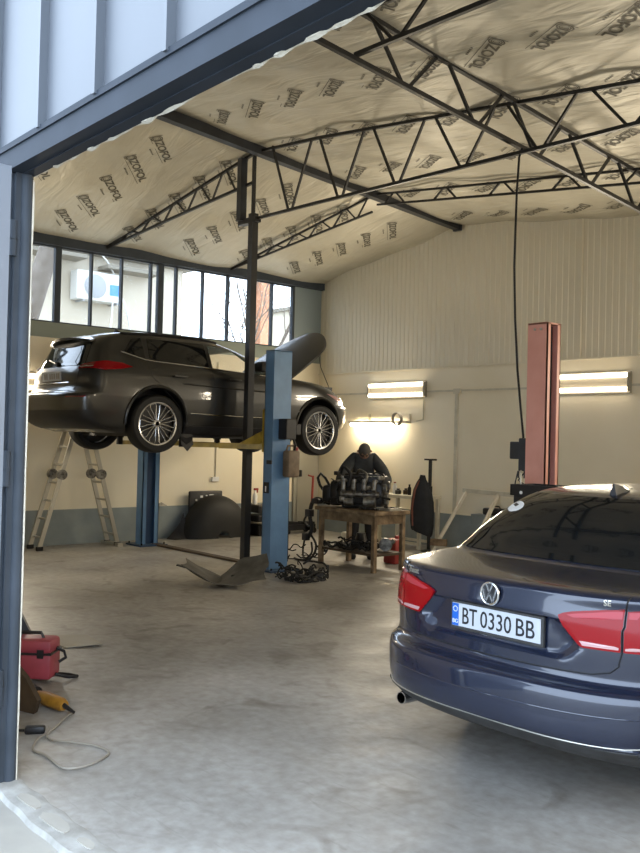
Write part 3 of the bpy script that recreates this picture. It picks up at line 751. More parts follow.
w = MB(); w.grid([[hood(u*.8, .1+v*.8, -.035) for u in us] for v in vs_]); w.build('insulation_mat', M['blackpl'], b_, smooth=True)
MB().tube([(.5, 4.35, .86), (.52, 4.1, 1.25), hood(.75, .72, -.04)], .006).build('bonnet_stay', M['steel_black'], t)
# engine bay and underside
car_u = MB().b2((-.66, .9, .16), (.66, 4.1, .24)).build('underbody', M['blackpl'], t)
MB().b2((-.62, 3.3, .9), (.62, 4.25, .955)).build('engine_bay', M['blackpl'], t)
for y in (1.14, 3.79): MB().cyl((-.7, y, .32), (.7, y, .32), .045).build('axle', M['oily'], t)
w = MB(); w.sheet([[(.80+.01*math.sin(j*2), 1.52+.09*i+.01*j, .24-.055*j-(.03 if i == 1 else 0)*j) for i in range(3)] for j in range(4)], (-.004, 0, 0))
w.build('torn_liner', M['blackpl'], t)

# ------------------------------------------------------------------ two-post lift (blue) and the red column
def column(name, label, loc, rz, paint, inner, H=2.80, wx=.20, wy=.285, fl=.07):
    """back plate faces local +X, channel opens towards -X"""
    t = thing(name, label, 'lift column', loc, rz)
    w = MB(); th = .012
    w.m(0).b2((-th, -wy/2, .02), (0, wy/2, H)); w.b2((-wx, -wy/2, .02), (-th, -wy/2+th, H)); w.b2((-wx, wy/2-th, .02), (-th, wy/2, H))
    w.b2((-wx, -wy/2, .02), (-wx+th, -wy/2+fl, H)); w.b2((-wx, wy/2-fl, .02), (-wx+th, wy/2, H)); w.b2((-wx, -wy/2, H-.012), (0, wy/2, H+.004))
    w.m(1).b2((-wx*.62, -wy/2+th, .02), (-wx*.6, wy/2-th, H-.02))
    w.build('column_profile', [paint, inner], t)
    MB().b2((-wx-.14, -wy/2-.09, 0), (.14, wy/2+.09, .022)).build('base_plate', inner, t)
    w = MB()
    for sx in (-wx-.1, .1):
        for sy in (-wy/2-.05, wy/2+.05): w.cyl((sx, sy, .02), (sx, sy, .05), .014, n=6)
    w.build('anchor_bolt', M['oily'], t)
    return t
def arm(t, x0, y0, z, x1, y1, nm='lift_arm'):
    w = MB(); w.beam((x0, y0, z), (x0+(x1-x0)*.55, y0+(y1-y0)*.55, z), .10, .075); w.beam((x0+(x1-x0)*.4, y0+(y1-y0)*.4, z), (x1, y1, z), .075, .055)
    a = w.build(nm, M['yellow'], t)
    w = MB(); w.cyl((x1, y1, z-.03), (x1, y1, z+.075), .045); w.cyl((x1, y1, z+.07), (x1, y1, z+.095), .06); w.build('arm_pad', M['rubber'], a)
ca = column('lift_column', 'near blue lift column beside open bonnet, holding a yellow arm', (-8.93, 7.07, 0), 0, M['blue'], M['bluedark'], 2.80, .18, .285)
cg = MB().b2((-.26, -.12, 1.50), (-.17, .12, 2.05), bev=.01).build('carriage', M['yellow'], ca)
MB().prism([(-.30, -.02, 1.60), (-.30, -.45, 1.60), (-.30, -.06, 1.78)], (0, 0, 0), (-.012, 0, 0)).build('arm_gusset', M['yellow'], cg)
arm(ca, -.30, -.05, 1.57, -.98, -.86); arm(ca, -.30, .05, 1.57, -.95, .86)
w = MB(); w.box((.09, .02, 1.80), (.17, .16, .26), bev=.01); w.box((.12, .14, 1.80), (.1, .08, .14), bev=.01); w.tube([(.1, .1, 1.7), (.14, .12, 1.6), (.1, .13, 1.5)], .015)
w.build('power_unit', M['blackpl'], ca)
w = MB(); w.b2((-.1, -.156, 1.35), (.0, -.142, 1.40)); w.build('latch_strap', M['steel_black'], ca)
w = MB(); w.b2((-.14, -.160, .98), (-.05, -.142, 1.12)); w.m(1).b2((-.105, -.164, 1.0), (-.085, -.158, 1.07)); w.build('lock_plate', [M['steel_black'], M['white']], ca)
w = MB(); w.tube([(-.03, .165, 1.6), (-.04, .165, 1.0), (-.03, .165, .5), (-.03, .165, .1)], .011); w.build('hydraulic_line', M['rubber'], ca)
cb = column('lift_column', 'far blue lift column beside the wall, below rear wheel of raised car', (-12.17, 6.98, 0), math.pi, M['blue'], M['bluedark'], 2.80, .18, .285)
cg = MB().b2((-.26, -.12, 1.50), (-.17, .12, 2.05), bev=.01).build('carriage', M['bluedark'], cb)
arm(cb, -.28, -.05, 1.57, -.75, -.80); arm(cb, -.28, .05, 1.57, -.75, .86)
MB().b2((.0, -.2, .0), (.1, -.05, .18)).build('foot_box', M['steel_black'], cb)
cr = column('lift_column', 'salmon red lift column behind the dark blue saloon', (-5.195, 7.21, 0), math.pi, M['red'], M['steel_dark'], 2.84, .225, .215, .05)
w = MB()
for x in (-.08, -.15): w.cyl((x, .107, 2.78), (x, .113, 2.78), .013)
w.build('bolt_cap', M['alu'], cr)
w = MB(); w.box((.06, -.02, 1.58), (.12, .16, .32), bev=.01); w.box((.165, .0, 1.62), (.12, .12, .17), bev=.01)
w.build('motor_box', M['steel_dark'], cr)
w = MB()
for k in range(4): w.cyl((.03+.035*k, .03, 1.35), (.03+.035*k, .03, 1.42), .008)
w.tube([(.05, .03, 1.42), (.12, .05, 1.33), (.03, .06, 1.29)], .007); w.tube([(.14, .03, 1.42), (.17, .03, 1.3), (.16, .05, 1.1)], .006); w.build('cable_gland', M['blackpl'], cr)
pts = [(-5.18, 6.93, 4.50), (-5.22, 6.94, 4.42), (-5.27, 6.98, 4.1), (-5.31, 7.02, 3.4), (-5.31, 7.05, 2.9), (-5.285, 7.07, 2.4), (-5.255, 7.09, 2.05), (-5.235, 7.12, 1.74)]
o = MB().tube(pts, .011, 8).build('supply_cable', M['rubber'], smooth=True); tag(o, 'thin black cable hanging from the roof truss to motor of red column', 'cable')
o = MB().b2((-12.0, 7.02, .0), (-9.26, 7.14, .028), bev=.006).build('cable_cover', M['wooddark']); tag(o, 'low floor cover strip running between the two blue lift columns', 'floor cover')
# dirty canister strapped to the near column
t = thing('jerrycan', 'dirty beige canister hanging on the near blue column under its black motor', 'canister', (-8.82, 7.10, 1.17))
w = MB(); w.box((0, .05, .19), (.14, .19, .34), bev=.03); w.build('can_body', M['jerry'], t, smooth=True)
w = MB(); w.tube([(0, -.03, .36), (0, -.01, .42), (0, .09, .42), (0, .12, .36)], .014); w.build('handle', M['jerry'], t, smooth=True)
MB().cyl((0, .13, .36), (0, .13, .40), .025).build('cap', M['redpaint'], t)

# ------------------------------------------------------------------ folding ladder below the raised car
t = thing('folding_ladder', 'aluminium folding ladder opened as an A against the left wall', 'ladder', (-12.33, 5.93, 0))
apex = (0, 2.2)
for sgn, yf, nm in ((-1, -.62, 'l'), (1, .60, 'r')):
    leg = MB()
    for sx in (-.16, .16): leg.beam((sx, yf, .05), (sx, 0, 2.2), .028, .06)
    s = leg.build('stile', M['alu'], t)
    for k in range(8):
        z = .18+.26*k; y = yf*(1-z/2.2); MB().cyl((-.16, y, z), (.16, y, z), .016, n=10).build('rung', M['alu'], s)
    for sx in (-.16, .16):
        MB().box((sx, yf, .03), (.045, .1, .06), bev=.01).build('rubber_foot', M['rubber'], t)
        z = 1.08; y = yf*(1-z/2.2); w = MB(); w.cyl((sx-.028, y, z), (sx+.028, y, z), .075, n=20); w.cyl((sx-.05, y, z), (sx+.05, y, z), .02, n=12); w.build('hinge', M['castalu'], t, smooth=True)
    MB().cyl((-.17, yf*.02, 2.2), (.17, yf*.02, 2.2), .03).build('top_joint', M['castalu'], t)
MB().b2((-.27, .55, .0), (.27, .64, .05)).build('stabiliser_bar', M['alu'], t)
# ------------------------------------------------------------------ dark parts against the left wall
t = thing('wheel_arch_liner', 'big black half-dome plastic liner leaning at foot of the left wall', 'liner', (-12.40, 8.52, 0))
w = MB(); P = []
for i in range(12):
    a = math.pi/2*i/11.3; rr = math.cos(a)**.55
    P.append([(.30*math.sin(a)-.12, .66*math.cos(b)*rr, .70*math.sin(b)*rr+.004) for b in np.linspace(0, math.pi, 30)])
w.sheet(P, (-.006, 0, 0)); w.build('shell', M['rubber'], t, smooth=True)
w = MB(); w.sheet([[( -.12+.03*i, -.62-.30*j/5+.02*i, max(0.01, .42-.41*(j/5)**.6)*(1-.98*i/4)+.006) for i in range(5)] for j in range(6)], (.004, 0, -.004)); w.build('side_flap', M['blackpl'], t, smooth=True)
t = thing('radiator_shroud', 'black rounded-corner plastic shroud with pale clips standing behind the half-dome liner', 'car part', (-12.60, 8.38, 0))
w = MB(); w.box((0, 0, .39), (.05, .66, .76), bev=.02)
w.build('panel', M['blackpl'], t, smooth=True)
w = MB()
for y, z, a, b in ((-.10, .675, .05, .035), (.10, .685, .09, .05), (.22, .65, .03, .03), (-.2, .62, .03, .03), (.0, .69, .03, .02)): w.box((.03, y, z), (.02, a, b), bev=.004)
w.build('pale_clip', M['white'], t)
t = thing('crate_stack', 'dark clutter of flat car parts behind the tall post by the wall', 'car parts', (-12.35, 9.45, 0))
w = MB(); w.box((0, 0, .1), (.34, .5, .2), bev=.02); w.box((-.03, .02, .30), (.3, .55, .12), rz=.1, bev=.02); w.box((0, -.02, .46), (.3, .42, .14), rz=-.1, bev=.02); w.build('dark_box', M['blackpl'], t)
MB().box((.05, .02, .225), (.42, .6, .02), rz=.05).build('white_board', M['paper'], t)
t = thing('spray_bottle', 'small pale spray bottle with reddish trigger on dark clutter by the wall', 'bottle', (-12.42, 9.28, .53))
w = MB(); w.lathe([(.04, 0), (.045, .02), (.045, .15), (.018, .2), (.018, .24)], n=16); w.build('bottle', M['white'], t, smooth=True)
w = MB(); w.box((0, .02, .26), (.03, .09, .04), bev=.006); w.box((0, .05, .23), (.02, .02, .06)); w.build('trigger', M['redpaint'], t)
t = thing('garden_glove', 'crumpled pale rag lying on the wainscot ledge beside black shroud', 'rag', (-12.64, 7.55, .535))
t.name = 'cleaning_rag'
w = MB(); w.sheet([[(.055*math.cos(6.28*j/12)*i/3*.8-.0, .11*math.sin(6.28*j/12)*i/3, .05*(1-i/3)+.008+.008*math.sin(j*2.3+i)) for j in range(13)] for i in range(4)], (0, 0, -.005)); w.build('cloth', M['paper'], t, smooth=True)
t = thing('wall_socket', 'pale surface-mounted socket with conduit on the cream left wall below raised car', 'socket', (XL, 8.62, .96))
MB().box((.02, 0, 0), (.04, .14, .08), bev=.008).build('socket_box', M['white'], t)
MB().cyl((.012, .01, .04), (.012, .01, 2.0), .008).build('conduit', M['whitem'], t)
w = MB(); w.b2((XL, 10.33, 0), (XL+.05, YB-.01, 2.02)); d = w.build('door_2', M['locker']); struct(d)
w = MB()
for z0, z1 in ((.05, 1.0), (1.04, 1.98)): w.b2((XL+.05, 10.40, z0), (XL+.06, YB-.07, z1))
w.build('door_leaf', M['locker'], d); MB().box((XL+.09, 10.45, 1.05), (.05, .03, .12)).build('door_handle', M['steel_dark'], d)
# trolley jack with red handle
t = thing('trolley_jack', 'black trolley jack with an upright red handle near the grey corner door', 'jack', (-12.3, 10.14, 0), 0)
w = MB(); w.b2((-.10, -.35, .06), (-.06, .35, .16)); w.b2((.06, -.35, .06), (.10, .35, .16)); w.b2((-.1, .1, .05), (.1, .33, .2)); w.beam((0, .1, .16), (0, -.3, .2), .08, .06); w.build('frame', M['blackpl'], t)
for sx in (-.11, .11):
    for y in (-.3, .3): MB().cyl((sx-.02, y, .05), (sx+.02, y, .05), .05).build('wheel', M['oily'], t)
w = MB(); w.tube([(0, .3, .15), (0, .33, .5), (0, .35, 1.02)], .02); w.cyl((0, .35, 1.0), (.0, .24, 1.03), .014); w.build('handle', M['redpaint'], t, smooth=True)
# ------------------------------------------------------------------ lamps on the back wall
def tube_lamp(name, label, p0, p1, n=2, gap=.2, d=.05, housing=True, group=None, axis='x'):
    """tubes run along x (back wall) or y (left wall)"""
    c = [(a+b)/2 for a, b in zip(p0, p1)]; t = thing(name, label, 'lamp', c, 0, group)
    L = abs(p1[0]-p0[0])/2 if axis == 'x' else abs(p1[1]-p0[1])/2
    def V(a, b, z): return (a, b, z) if axis == 'x' else ((-b, a, z) if axis == 'y' else (b, a, z))
    def B(w, lo, hi, bev=0): w.b2([min(a, b) for a, b in zip(lo, hi)], [max(a, b) for a, b in zip(lo, hi)], bev)
    if housing:
        w = MB(); B(w, V(-L-.02, .0, -gap/2-.05), V(L+.02, .03, gap/2+.05)); 
        for e in (-1, 1): B(w, V(e*L, -.05, -gap/2-.03), V(e*(L+.025), .02, gap/2+.03))
        w.build('housing', M['lamp_back'], t)
    for k in range(n):
        z = (k-(n-1)/2)*gap
        MB().cyl(V(-L+.01, -d*.6, z), V(L-.01, -d*.6, z), .032, n=14).build('tube', M['tube'], t, smooth=True)
        la = bpy.data.lights.new('tube_light', 'AREA'); la.shape = 'RECTANGLE'; la.size = 2*L-.04; la.size_y = .05; la.energy = 24*L/.65; la.color = (1, .87, .66)
        lo = bpy.data.objects.new('tube_light', la); C.objects.link(lo); lo.parent = t; lo.location = V(0, -d*.6-.034, z)
        lo.rotation_euler = (R(-90), 0, 0) if axis == 'x' else (0, R(-90), 0) if axis == 'y' else (0, R(90), 0)
    return t
tube_lamp('tube_lamp', 'lit twin-tube lamp on the back wall above the workbench', (-11.27, 10.875, 2.55), (-9.98, 10.875, 2.55), gap=.17)
tube_lamp('tube_lamp', 'lit twin-tube lamp on the back wall just right of the red column', (-7.62, 10.875, 2.55), (-6.31, 10.875, 2.55), gap=.19)
for k, x in enumerate((-3.9, -.2)):  # invented lamps continuing the row out of view, added to brighten the interior
    tube_lamp('tube_lamp', ('unseen twin-tube lamp added to brighten the hall, on the back wall beyond the right picture edge, nearer of two', 'unseen twin-tube lamp added to brighten the hall, on the back wall at its far right corner')[k], (x, 10.875, 2.55), (x+1.3, 10.875, 2.55), gap=.19)
tube_lamp('tube_lamp', 'lit lamp on the left wall seen between gate jamb and raised car', (-12.67, 4.3, 2.42), (-12.67, 5.44, 2.42), gap=.17, axis='y')
for k, y in enumerate((3.2, 7.6)):  # two more added lamps, never in view, only there to lift the room light
    tube_lamp('tube_lamp', ('twin-tube lamp added to brighten the hall, on the right side wall nearer the gate, out of view', 'twin-tube lamp added to brighten the hall, on the right side wall nearer the back, out of view')[k], (XR-.04, y, 2.55), (XR-.04, y+1.3, 2.55), gap=.19, axis='yr')
t = thing('work_lamp', 'single-tube work lamp on wall brackets, glowing over the table under twin-tube lamp', 'lamp', (-10.95, 10.76, 1.985))
MB().b2((-.70, -.05, .0), (.72, .05, .035)).build('shade', M['whitem'], t)
MB().cyl((-.66, 0, -.025), (.40, 0, -.025), .024, n=14).build('tube', M['tube_strong'], t, smooth=True)
w = MB()
for x in (-.35, .62): w.b2((x-.015, 0, .0), (x+.015, .16, .03)); w.b2((x-.015, .135, .0), (x+.015, .16, .16))
w.build('wall_bracket', M['whitem'], t)
t = thing('cable_coil', 'small coil of pale cable hung over right end of the work lamp', 'cable', (-10.43, 10.685, 2.0))
w = MB()
for k in range(4):
    w.tube([(.10*math.cos(a)+.008*k, -.012+.01*k, .05+.105*math.sin(a)) for a in np.linspace(0, 2*math.pi, 22)[:-1]], .007, 6, True)
w.build('coil', M['cable'], t, smooth=True)
o = MB().tube([(-10.02, 10.90, 2.42), (-10.02, 10.90, 2.05), (-10.15, 10.88, 2.02)], .012).build('conduit', M['whitem'], smooth=True); tag(o, 'thin conduit dropping from right end of the upper lamp to the work lamp', 'conduit')
# ------------------------------------------------------------------ workbench with engine
bx0, bx1, by0, by1 = -9.16, -8.08, 7.93, 8.50
t = thing('workbench', 'worn wooden workbench carrying the removed engine, junk on its lower shelf', 'workbench', ((bx0+bx1)/2, (by0+by1)/2, 0))
hx, hy = (bx1-bx0)/2, (by1-by0)/2
MB().box((0, 0, .755), (2*hx+.08, 2*hy+.08, .05), bev=.006).build('bench_top', M['wood'], t)
w = MB()
for sy in (-1, 1): w.box((0, sy*(hy-.03), .67), (2*hx-.08, .03, .12))
for sx in (-1, 1): w.box((sx*(hx-.03), 0, .67), (.03, 2*hy-.08, .12))
w.build('apron', M['wood'], t)
for sx in (-1, 1):
    for sy in (-1, 1): MB().box((sx*(hx-.03), sy*(hy-.03), .365), (.058, .058, .73), bev=.005).build('leg', M['wood'], t)
MB().box((0, 0, .22), (2*hx-.02, 2*hy-.04, .03)).build('lower_shelf', M['wooddark'], t)
bc = Vector(((bx0+bx1)/2, (by0+by1)/2, 0))
# engine
t = thing('engine', 'greasy removed car engine lying on top of the workbench', 'engine', (-8.64, 8.24, .782), R(33)); t.scale = (1.10, .92, 1.0)
random.seed(11)
w = MB(); w.box((0, 0, .20), (.56, .40, .30), bev=.03); w.box((.02, 0, .03), (.48, .32, .06), bev=.02); w.box((-.30, .02, .19), (.16, .38, .34), bev=.05); w.box((-.42, .05, .17), (.16, .26, .24), bev=.05)
w.build('block', M['oily'], t, smooth=True)
w = MB(); w.box((.02, .02, .38), (.54, .34, .10), bev=.025); w.box((.02, .02, .44), (.46, .22, .04), bev=.015); w.build('valve_cover', M['blackpl'], t, smooth=True)
w = MB()
for k in range(4):
    x = -.18+.125*k; w.tube([(x, -.15, .36), (x, -.27, .37), (x, -.29, .26), (x, -.22, .19)], .028, 10)
w.tube([(-.22, -.22, .19), (.25, -.22, .19)], .04, 12); w.build('intake_manifold', M['castalu'], t, smooth=True)
w = MB(); w.lathe([(0, .0), (.09, 0), (.095, .02), (.09, .04), (.05, .045), (0, .045)], (.285, -.05, .13), 'X', 24); w.lathe([(0, 0), (.05, 0), (.05, .04), (0, .04)], (.285, .10, .30), 'X', 20); w.lathe([(0, 0), (.045, 0), (.045, .04), (0, .04)], (.285, -.15, .28), 'X', 20); w.build('pulley', M['castalu'], t, smooth=True)
w = MB(); w.lathe([(0, -.08), (.07, -.08), (.075, 0), (.07, .06), (0, .06)], (.15, -.24, .10), 'X', 18); w.lathe([(0, -.05), (.05, -.05), (.05, .06), (0, .06)], (-.12, -.25, .09), 'X', 16); w.build('alternator', M['castalu'], t, smooth=True)
for k in range(9):
    a = Vector((random.uniform(-.3, .3), random.uniform(-.22, -.14), random.uniform(.1, .40))); b = a+Vector((random.uniform(-.2, .2), random.uniform(-.10, -.02), random.uniform(-.12, .1)))
    MB().tube([a, a.lerp(b, .4)+Vector((0, -.05, .05)), b], random.choice((.008, .012, .016)), 7).build('hose', M['rubber'], t, smooth=True)
MB().tube([(-.40, 0, .25), (-.46, -.05, .38), (-.52, -.05, .44), (-.56, -.03, .38), (-.54, 0, .28), (-.48, 0, .2)], .018, 8).build('hose', M['rubber'], t, smooth=True)
for k in range(8):
    w = MB(); c = (random.uniform(-.28, .28), random.uniform(-.27, -.2), random.uniform(.12, .46)); w.box(c, (random.uniform(.03, .09), .05, random.uniform(.03, .07)), rz=random.uniform(-.6, .6), bev=.01)
    w.build('bracket', M['castalu'] if k % 2 else M['oily'], t, smooth=True)
for k in range(3):
    MB().tube(bez([(-.25+.2*k, -.1, .46), (-.2+.2*k, -.2, .54-.03*k), (-.1+.2*k, -.26, .45), (-.12+.2*k, -.27, .3)], 5), .02-.004*k, 8).build('hose', M['rubber'] if k != 1 else M['castalu'], t, smooth=True)
# trays and flat parts on the bench
t = thing('metal_tray', 'flat steel tray with loose parts on the right end of workbench', 'tray', (-8.18, 8.28, .782), R(4))
w = MB(); w.b2((-.12, -.12, 0), (.12, .12, .008))
for sx in (-1, 1): w.b2((sx*.12-.004, -.12, 0), (sx*.12+.004, .12, .035)); w.b2((-.12, sx*.12-.004, 0), (.12, sx*.12+.004, .035))
w.build('tray', M['alu'], t)
w = MB(); w.cyl((-.05, 0, .01), (-.05, 0, .05), .03); w.cyl((.05, .03, .02), (.05, -.07, .02), .012); w.box((.02, .07, .025), (.08, .03, .03)); w.build('loose_part', M['oily'], t)
t = thing('gearbox_part', 'pale crumpled rag on the left end of the workbench', 'rag', (-9.07, 8.37, .782)); t.name = 'shop_rag'
w = MB(); w.sheet([[(.10*math.cos(6.28*j/12)*i/3, .08*math.sin(6.28*j/12)*i/3, .06*(1-i/3)+.008+.008*math.sin(j*2.3+i)) for j in range(13)] for i in range(4)], (0, 0, -.005)); w.build('cloth', M['whitem'], t, smooth=True)
t = thing('exhaust_manifold', 'dark cast manifold lying in front of the engine on workbench edge', 'car part', (-8.28, 8.02, .782), R(8))
w = MB(); w.box((0, 0, .02), (.30, .04, .03))
for k in range(4): w.tube([(-.12+.08*k, 0, .02), (-.12+.08*k, -.05, .03), (-.03+.02*k, -.08, .035)], .016, 8)
w.build('casting', M['oily'], t, smooth=True)
# junk on the lower shelf
def junk(name, label, cat, loc, fn, mt, rz=0.):
    t = thing(name, label, cat, loc, rz); w = MB(); fn(w); w.build('casting' if cat == 'car part' else 'body', mt, t, smooth=True); return t
junk('starter_motor', 'dark cylindrical starter motor on the lower shelf of the bench', 'car part', (-8.47, 8.30, .237), lambda w: (w.lathe([(0, -.1), (.05, -.1), (.055, .02), (.04, .06), (.02, .1), (0, .1)], (0, 0, .055), 'X', 18), w.cyl((0, .0, .11), (.06, .0, .13), .022)), M['oily'], .5)
junk('turbo_housing', 'pale snail-shaped turbo housing on the lower shelf of the bench', 'car part', (-8.26, 8.32, .237), lambda w: (w.lathe([(.03, -.03), (.085, -.03), (.09, .0), (.085, .03), (.03, .03)], (0, 0, .09), 'Y', 20), w.cyl((.05, 0, .09), (.11, .0, .15), .03)), M['castalu'], .6)
junk('brake_disc', 'flat pale disc on left part of the bench shelf', 'car part', (-9.0, 8.31, .237), lambda w: w.lathe([(.03, 0), (.12, 0), (.12, .02), (.07, .025), (.06, .05), (.03, .05)], n=24), M['castalu'])
junk('gear_casing', 'black bell-shaped casing in middle of the bench shelf', 'car part', (-8.73, 8.32, .237), lambda w: w.lathe([(.0, 0), (.13, 0), (.125, .05), (.08, .12), (.06, .2), (.0, .2)], n=20), M['oily'])
t = thing('oil_can', 'white plastic can behind workbench legs', 'canister', (-9.75, 9.05, 0))
w = MB(); w.box((0, 0, .16), (.16, .22, .32), bev=.03); w.cyl((0, .05, .32), (0, .05, .36), .03); w.build('can_body', M['whitem'], t, smooth=True)
t = thing('oil_can', 'dark red canister standing under workbench near its right legs', 'canister', (-8.62, 8.85, 0))
w = MB(); w.box((0, 0, .17), (.24, .2, .34), bev=.03); w.cyl((0, .05, .34), (0, .05, .38), .03); w.build('can_body', M['redpaint'], t, smooth=True)
# hanging wiring looms
def tangle(w, c, r, n, rr, seed, flat=.4):
    random.seed(seed)
    for k in range(n):
        p = Vector(c)+Vector((random.uniform(-1, 1)*r[0], random.uniform(-1, 1)*r[1], random.uniform(0, 1)*r[2]*.6+.02)); a = random.uniform(0, 6.28); q = []
        for s in range(9):
            a += random.uniform(-.9, .9); p = p+Vector((math.cos(a)*.06, math.sin(a)*.06, random.uniform(-.05, .05)))
            p.x = min(max(p.x, c[0]-r[0]), c[0]+r[0]); p.y = min(max(p.y, c[1]-r[1]), c[1]+r[1]); p.z = min(max(p.z, rr+.003), r[2]); q.append(p.copy())
        w.tube(bez(q, 3), rr*random.uniform(.7, 1.3), 6)
    return w
t = thing('wiring_loom', 'black wiring loom and hoses trailing off left end of the workbench to floor', 'wiring loom', (-9.42, 8.05, 0))
w = MB()
w.tube(bez([(.24, .1, .80), (.10, .0, .86), (.0, -.02, .80), (-.02, -.04, .62), (.04, -.05, .45), (-.02, -.06, .32)], 5), .028, 8)
w.tube(bez([(-.02, -.06, .34), (-.14, -.02, .28), (-.2, 0, .12), (-.12, -.05, .03), (.0, -.12, .03), (.05, -.05, .12), (-.02, 0, .25)], 5), .014, 7)
w.tube(bez([(.0, -.06, .40), (.14, -.05, .22), (.08, -.1, .04), (-.05, -.2, .02), (-.2, -.15, .02)], 5), .016, 7)
w.tube(bez([(-.02, -.05, .5), (-.16, .05, .46), (-.25, .05, .52), (-.22, .08, .62)], 5), .015, 7)
w.build('main_loom', M['rubber'], t, smooth=True)
w = tangle(MB(), (-.05, -.1, 0), (.26, .2, .3), 9, .009, 5); w.build('loose_wires', M['rubber'], t, smooth=True)
w = MB(); w.box((-.02, -.05, .66), (.1, .09, .1), bev=.01); w.box((.08, .0, .83), (.14, .1, .07), bev=.01); w.box((-.05, -.08, .33), (.09, .08, .1), bev=.01); w.build('connector_block', M['blackpl'], t)
t = thing('cable_bundle', 'dark tangle of hoses lying along the lower shelf of the bench', 'wiring loom', (-8.66, 8.06, .236))
w = tangle(MB(), (0, 0, 0), (.42, .09, .15), 16, .012, 13); w.build('hoses', M['rubber'], t, smooth=True)
t = thing('wiring_pile', 'tangled heap of dark wires and fittings on floor in front of near blue column', 'wiring loom', (-8.20, 6.84, 0))
w = tangle(MB(), (0, 0, 0), (.24, .22, .2), 34, .010, 9); w.build('tangled_wires', M['rubber'], t, smooth=True)
w = MB(); random.seed(4)
for k in range(9): w.box((random.uniform(-.2, .24), random.uniform(-.2, .2), random.uniform(.03, .11)), (.06, .05, .04), rz=random.uniform(0, 3), bev=.006)
w.build('connector_block', M['greyblk'], t)
# undertray on the floor
t = thing('engine_undertray', 'grey curved plastic undertray lying on floor before the tall post', 'tray', (-8.40, 5.88, 0), R(49))
P = []
for i in range(9):
    v = -1+2*i/8; r = []
    for j in range(15):
        u = -1+2*j/14; z = .016+.24*max(0, -u-.1)**1.2+.10*max(0, u-.35)**.8+.21*(v+1)/2*min(1, max(0, (u+.15)/.5))+.03*abs(v)**3+.006*math.sin(9*u+5*v)
        r.append((u*.47+.02*math.sin(4*v), v*.30*(1-.2*abs(u)**3)+.02*u, z))
    P.append(r)
w = MB(); w.sheet(P, (0, 0, -.006)); w.build('tray_shell', M['tray'], t, smooth=True)
MB().beam((-.43, .16, .15), (-.58, .17, .185), .07, .012).build('mount_tab', M['greyblk'], t)
MB().box((.10, .05, .06), (.07, .05, .09), bev=.008).build('mount_tab', M['greyblk'], t)
# ------------------------------------------------------------------ person behind the bench
def skin_obj(name, m, parent, pts, edges, rad, root=0, sub=2):
    me = bpy.data.meshes.new(name); me.from_pydata(pts, edges, []); o = bpy.data.objects.new(name, me); C.objects.link(o)
    md = o.modifiers.new('s', 'SKIN'); md.use_smooth_shade = True
    for i, r in enumerate(rad):
        r = r if isinstance(r, tuple) else (r, r); me.skin_vertices[0].data[i].radius = r
    me.skin_vertices[0].data[root].use_root = True
    o.modifiers.new('u', 'SUBSURF').levels = sub
    nm = mesh_from(o); bpy.data.objects.remove(o); bpy.data.meshes.remove(me)
    w = MB(); w.add([v.co[:] for v in nm.vertices], [tuple(p.vertices) for p in nm.polygons]); bpy.data.meshes.remove(nm)
    return w
t = thing('person', 'person in dark jacket bending over the engine behind workbench, head bowed', 'person', (-9.20, 8.78, 0), R(49))
J = {'pel': (0, .10, .93), 'sp': (0, .05, 1.12), 'ch': (0, -.05, 1.33), 'nk': (0, -.14, 1.47), 'hd': (0, -.20, 1.51), 'hd2': (0, -.25, 1.56)}
pts = [J[k] for k in ('pel', 'sp', 'ch', 'nk', 'hd', 'hd2')]; rad = [(.15, .115), (.145, .11), (.165, .12), (.07, .065), (.078, .088), (.07, .078)]
ed = [(0, 1), (1, 2), (2, 3), (3, 4), (4, 5)]
def ext(par, ps, rs):
    for p, r in zip(ps, rs):
        pts.append(p); rad.append(r); ed.append((par, len(pts)-1)); par = len(pts)-1
    return par
for s in (-1, 1):
    ext(2, [(s*.15, -.07, 1.43), (s*.26, -.14, 1.26), (s*.31, -.22, 1.11), (s*.26, -.38, 1.12), (s*.20, -.48, 1.15), (s*.185, -.53, 1.16)], [.068, .055, .05, .042, .034, (.04, .022)])
    ext(0, [(s*.10, .10, .86), (s*.11, .04, .50), (s*.12, .10, .12), (s*.12, .09, .06), (s*.13, -.05, .045), (s*.135, -.12, .035)], [.085, .062, .045, .045, .042, .035])
bodym = skin_obj('b', None, None, pts, ed, rad, 0)
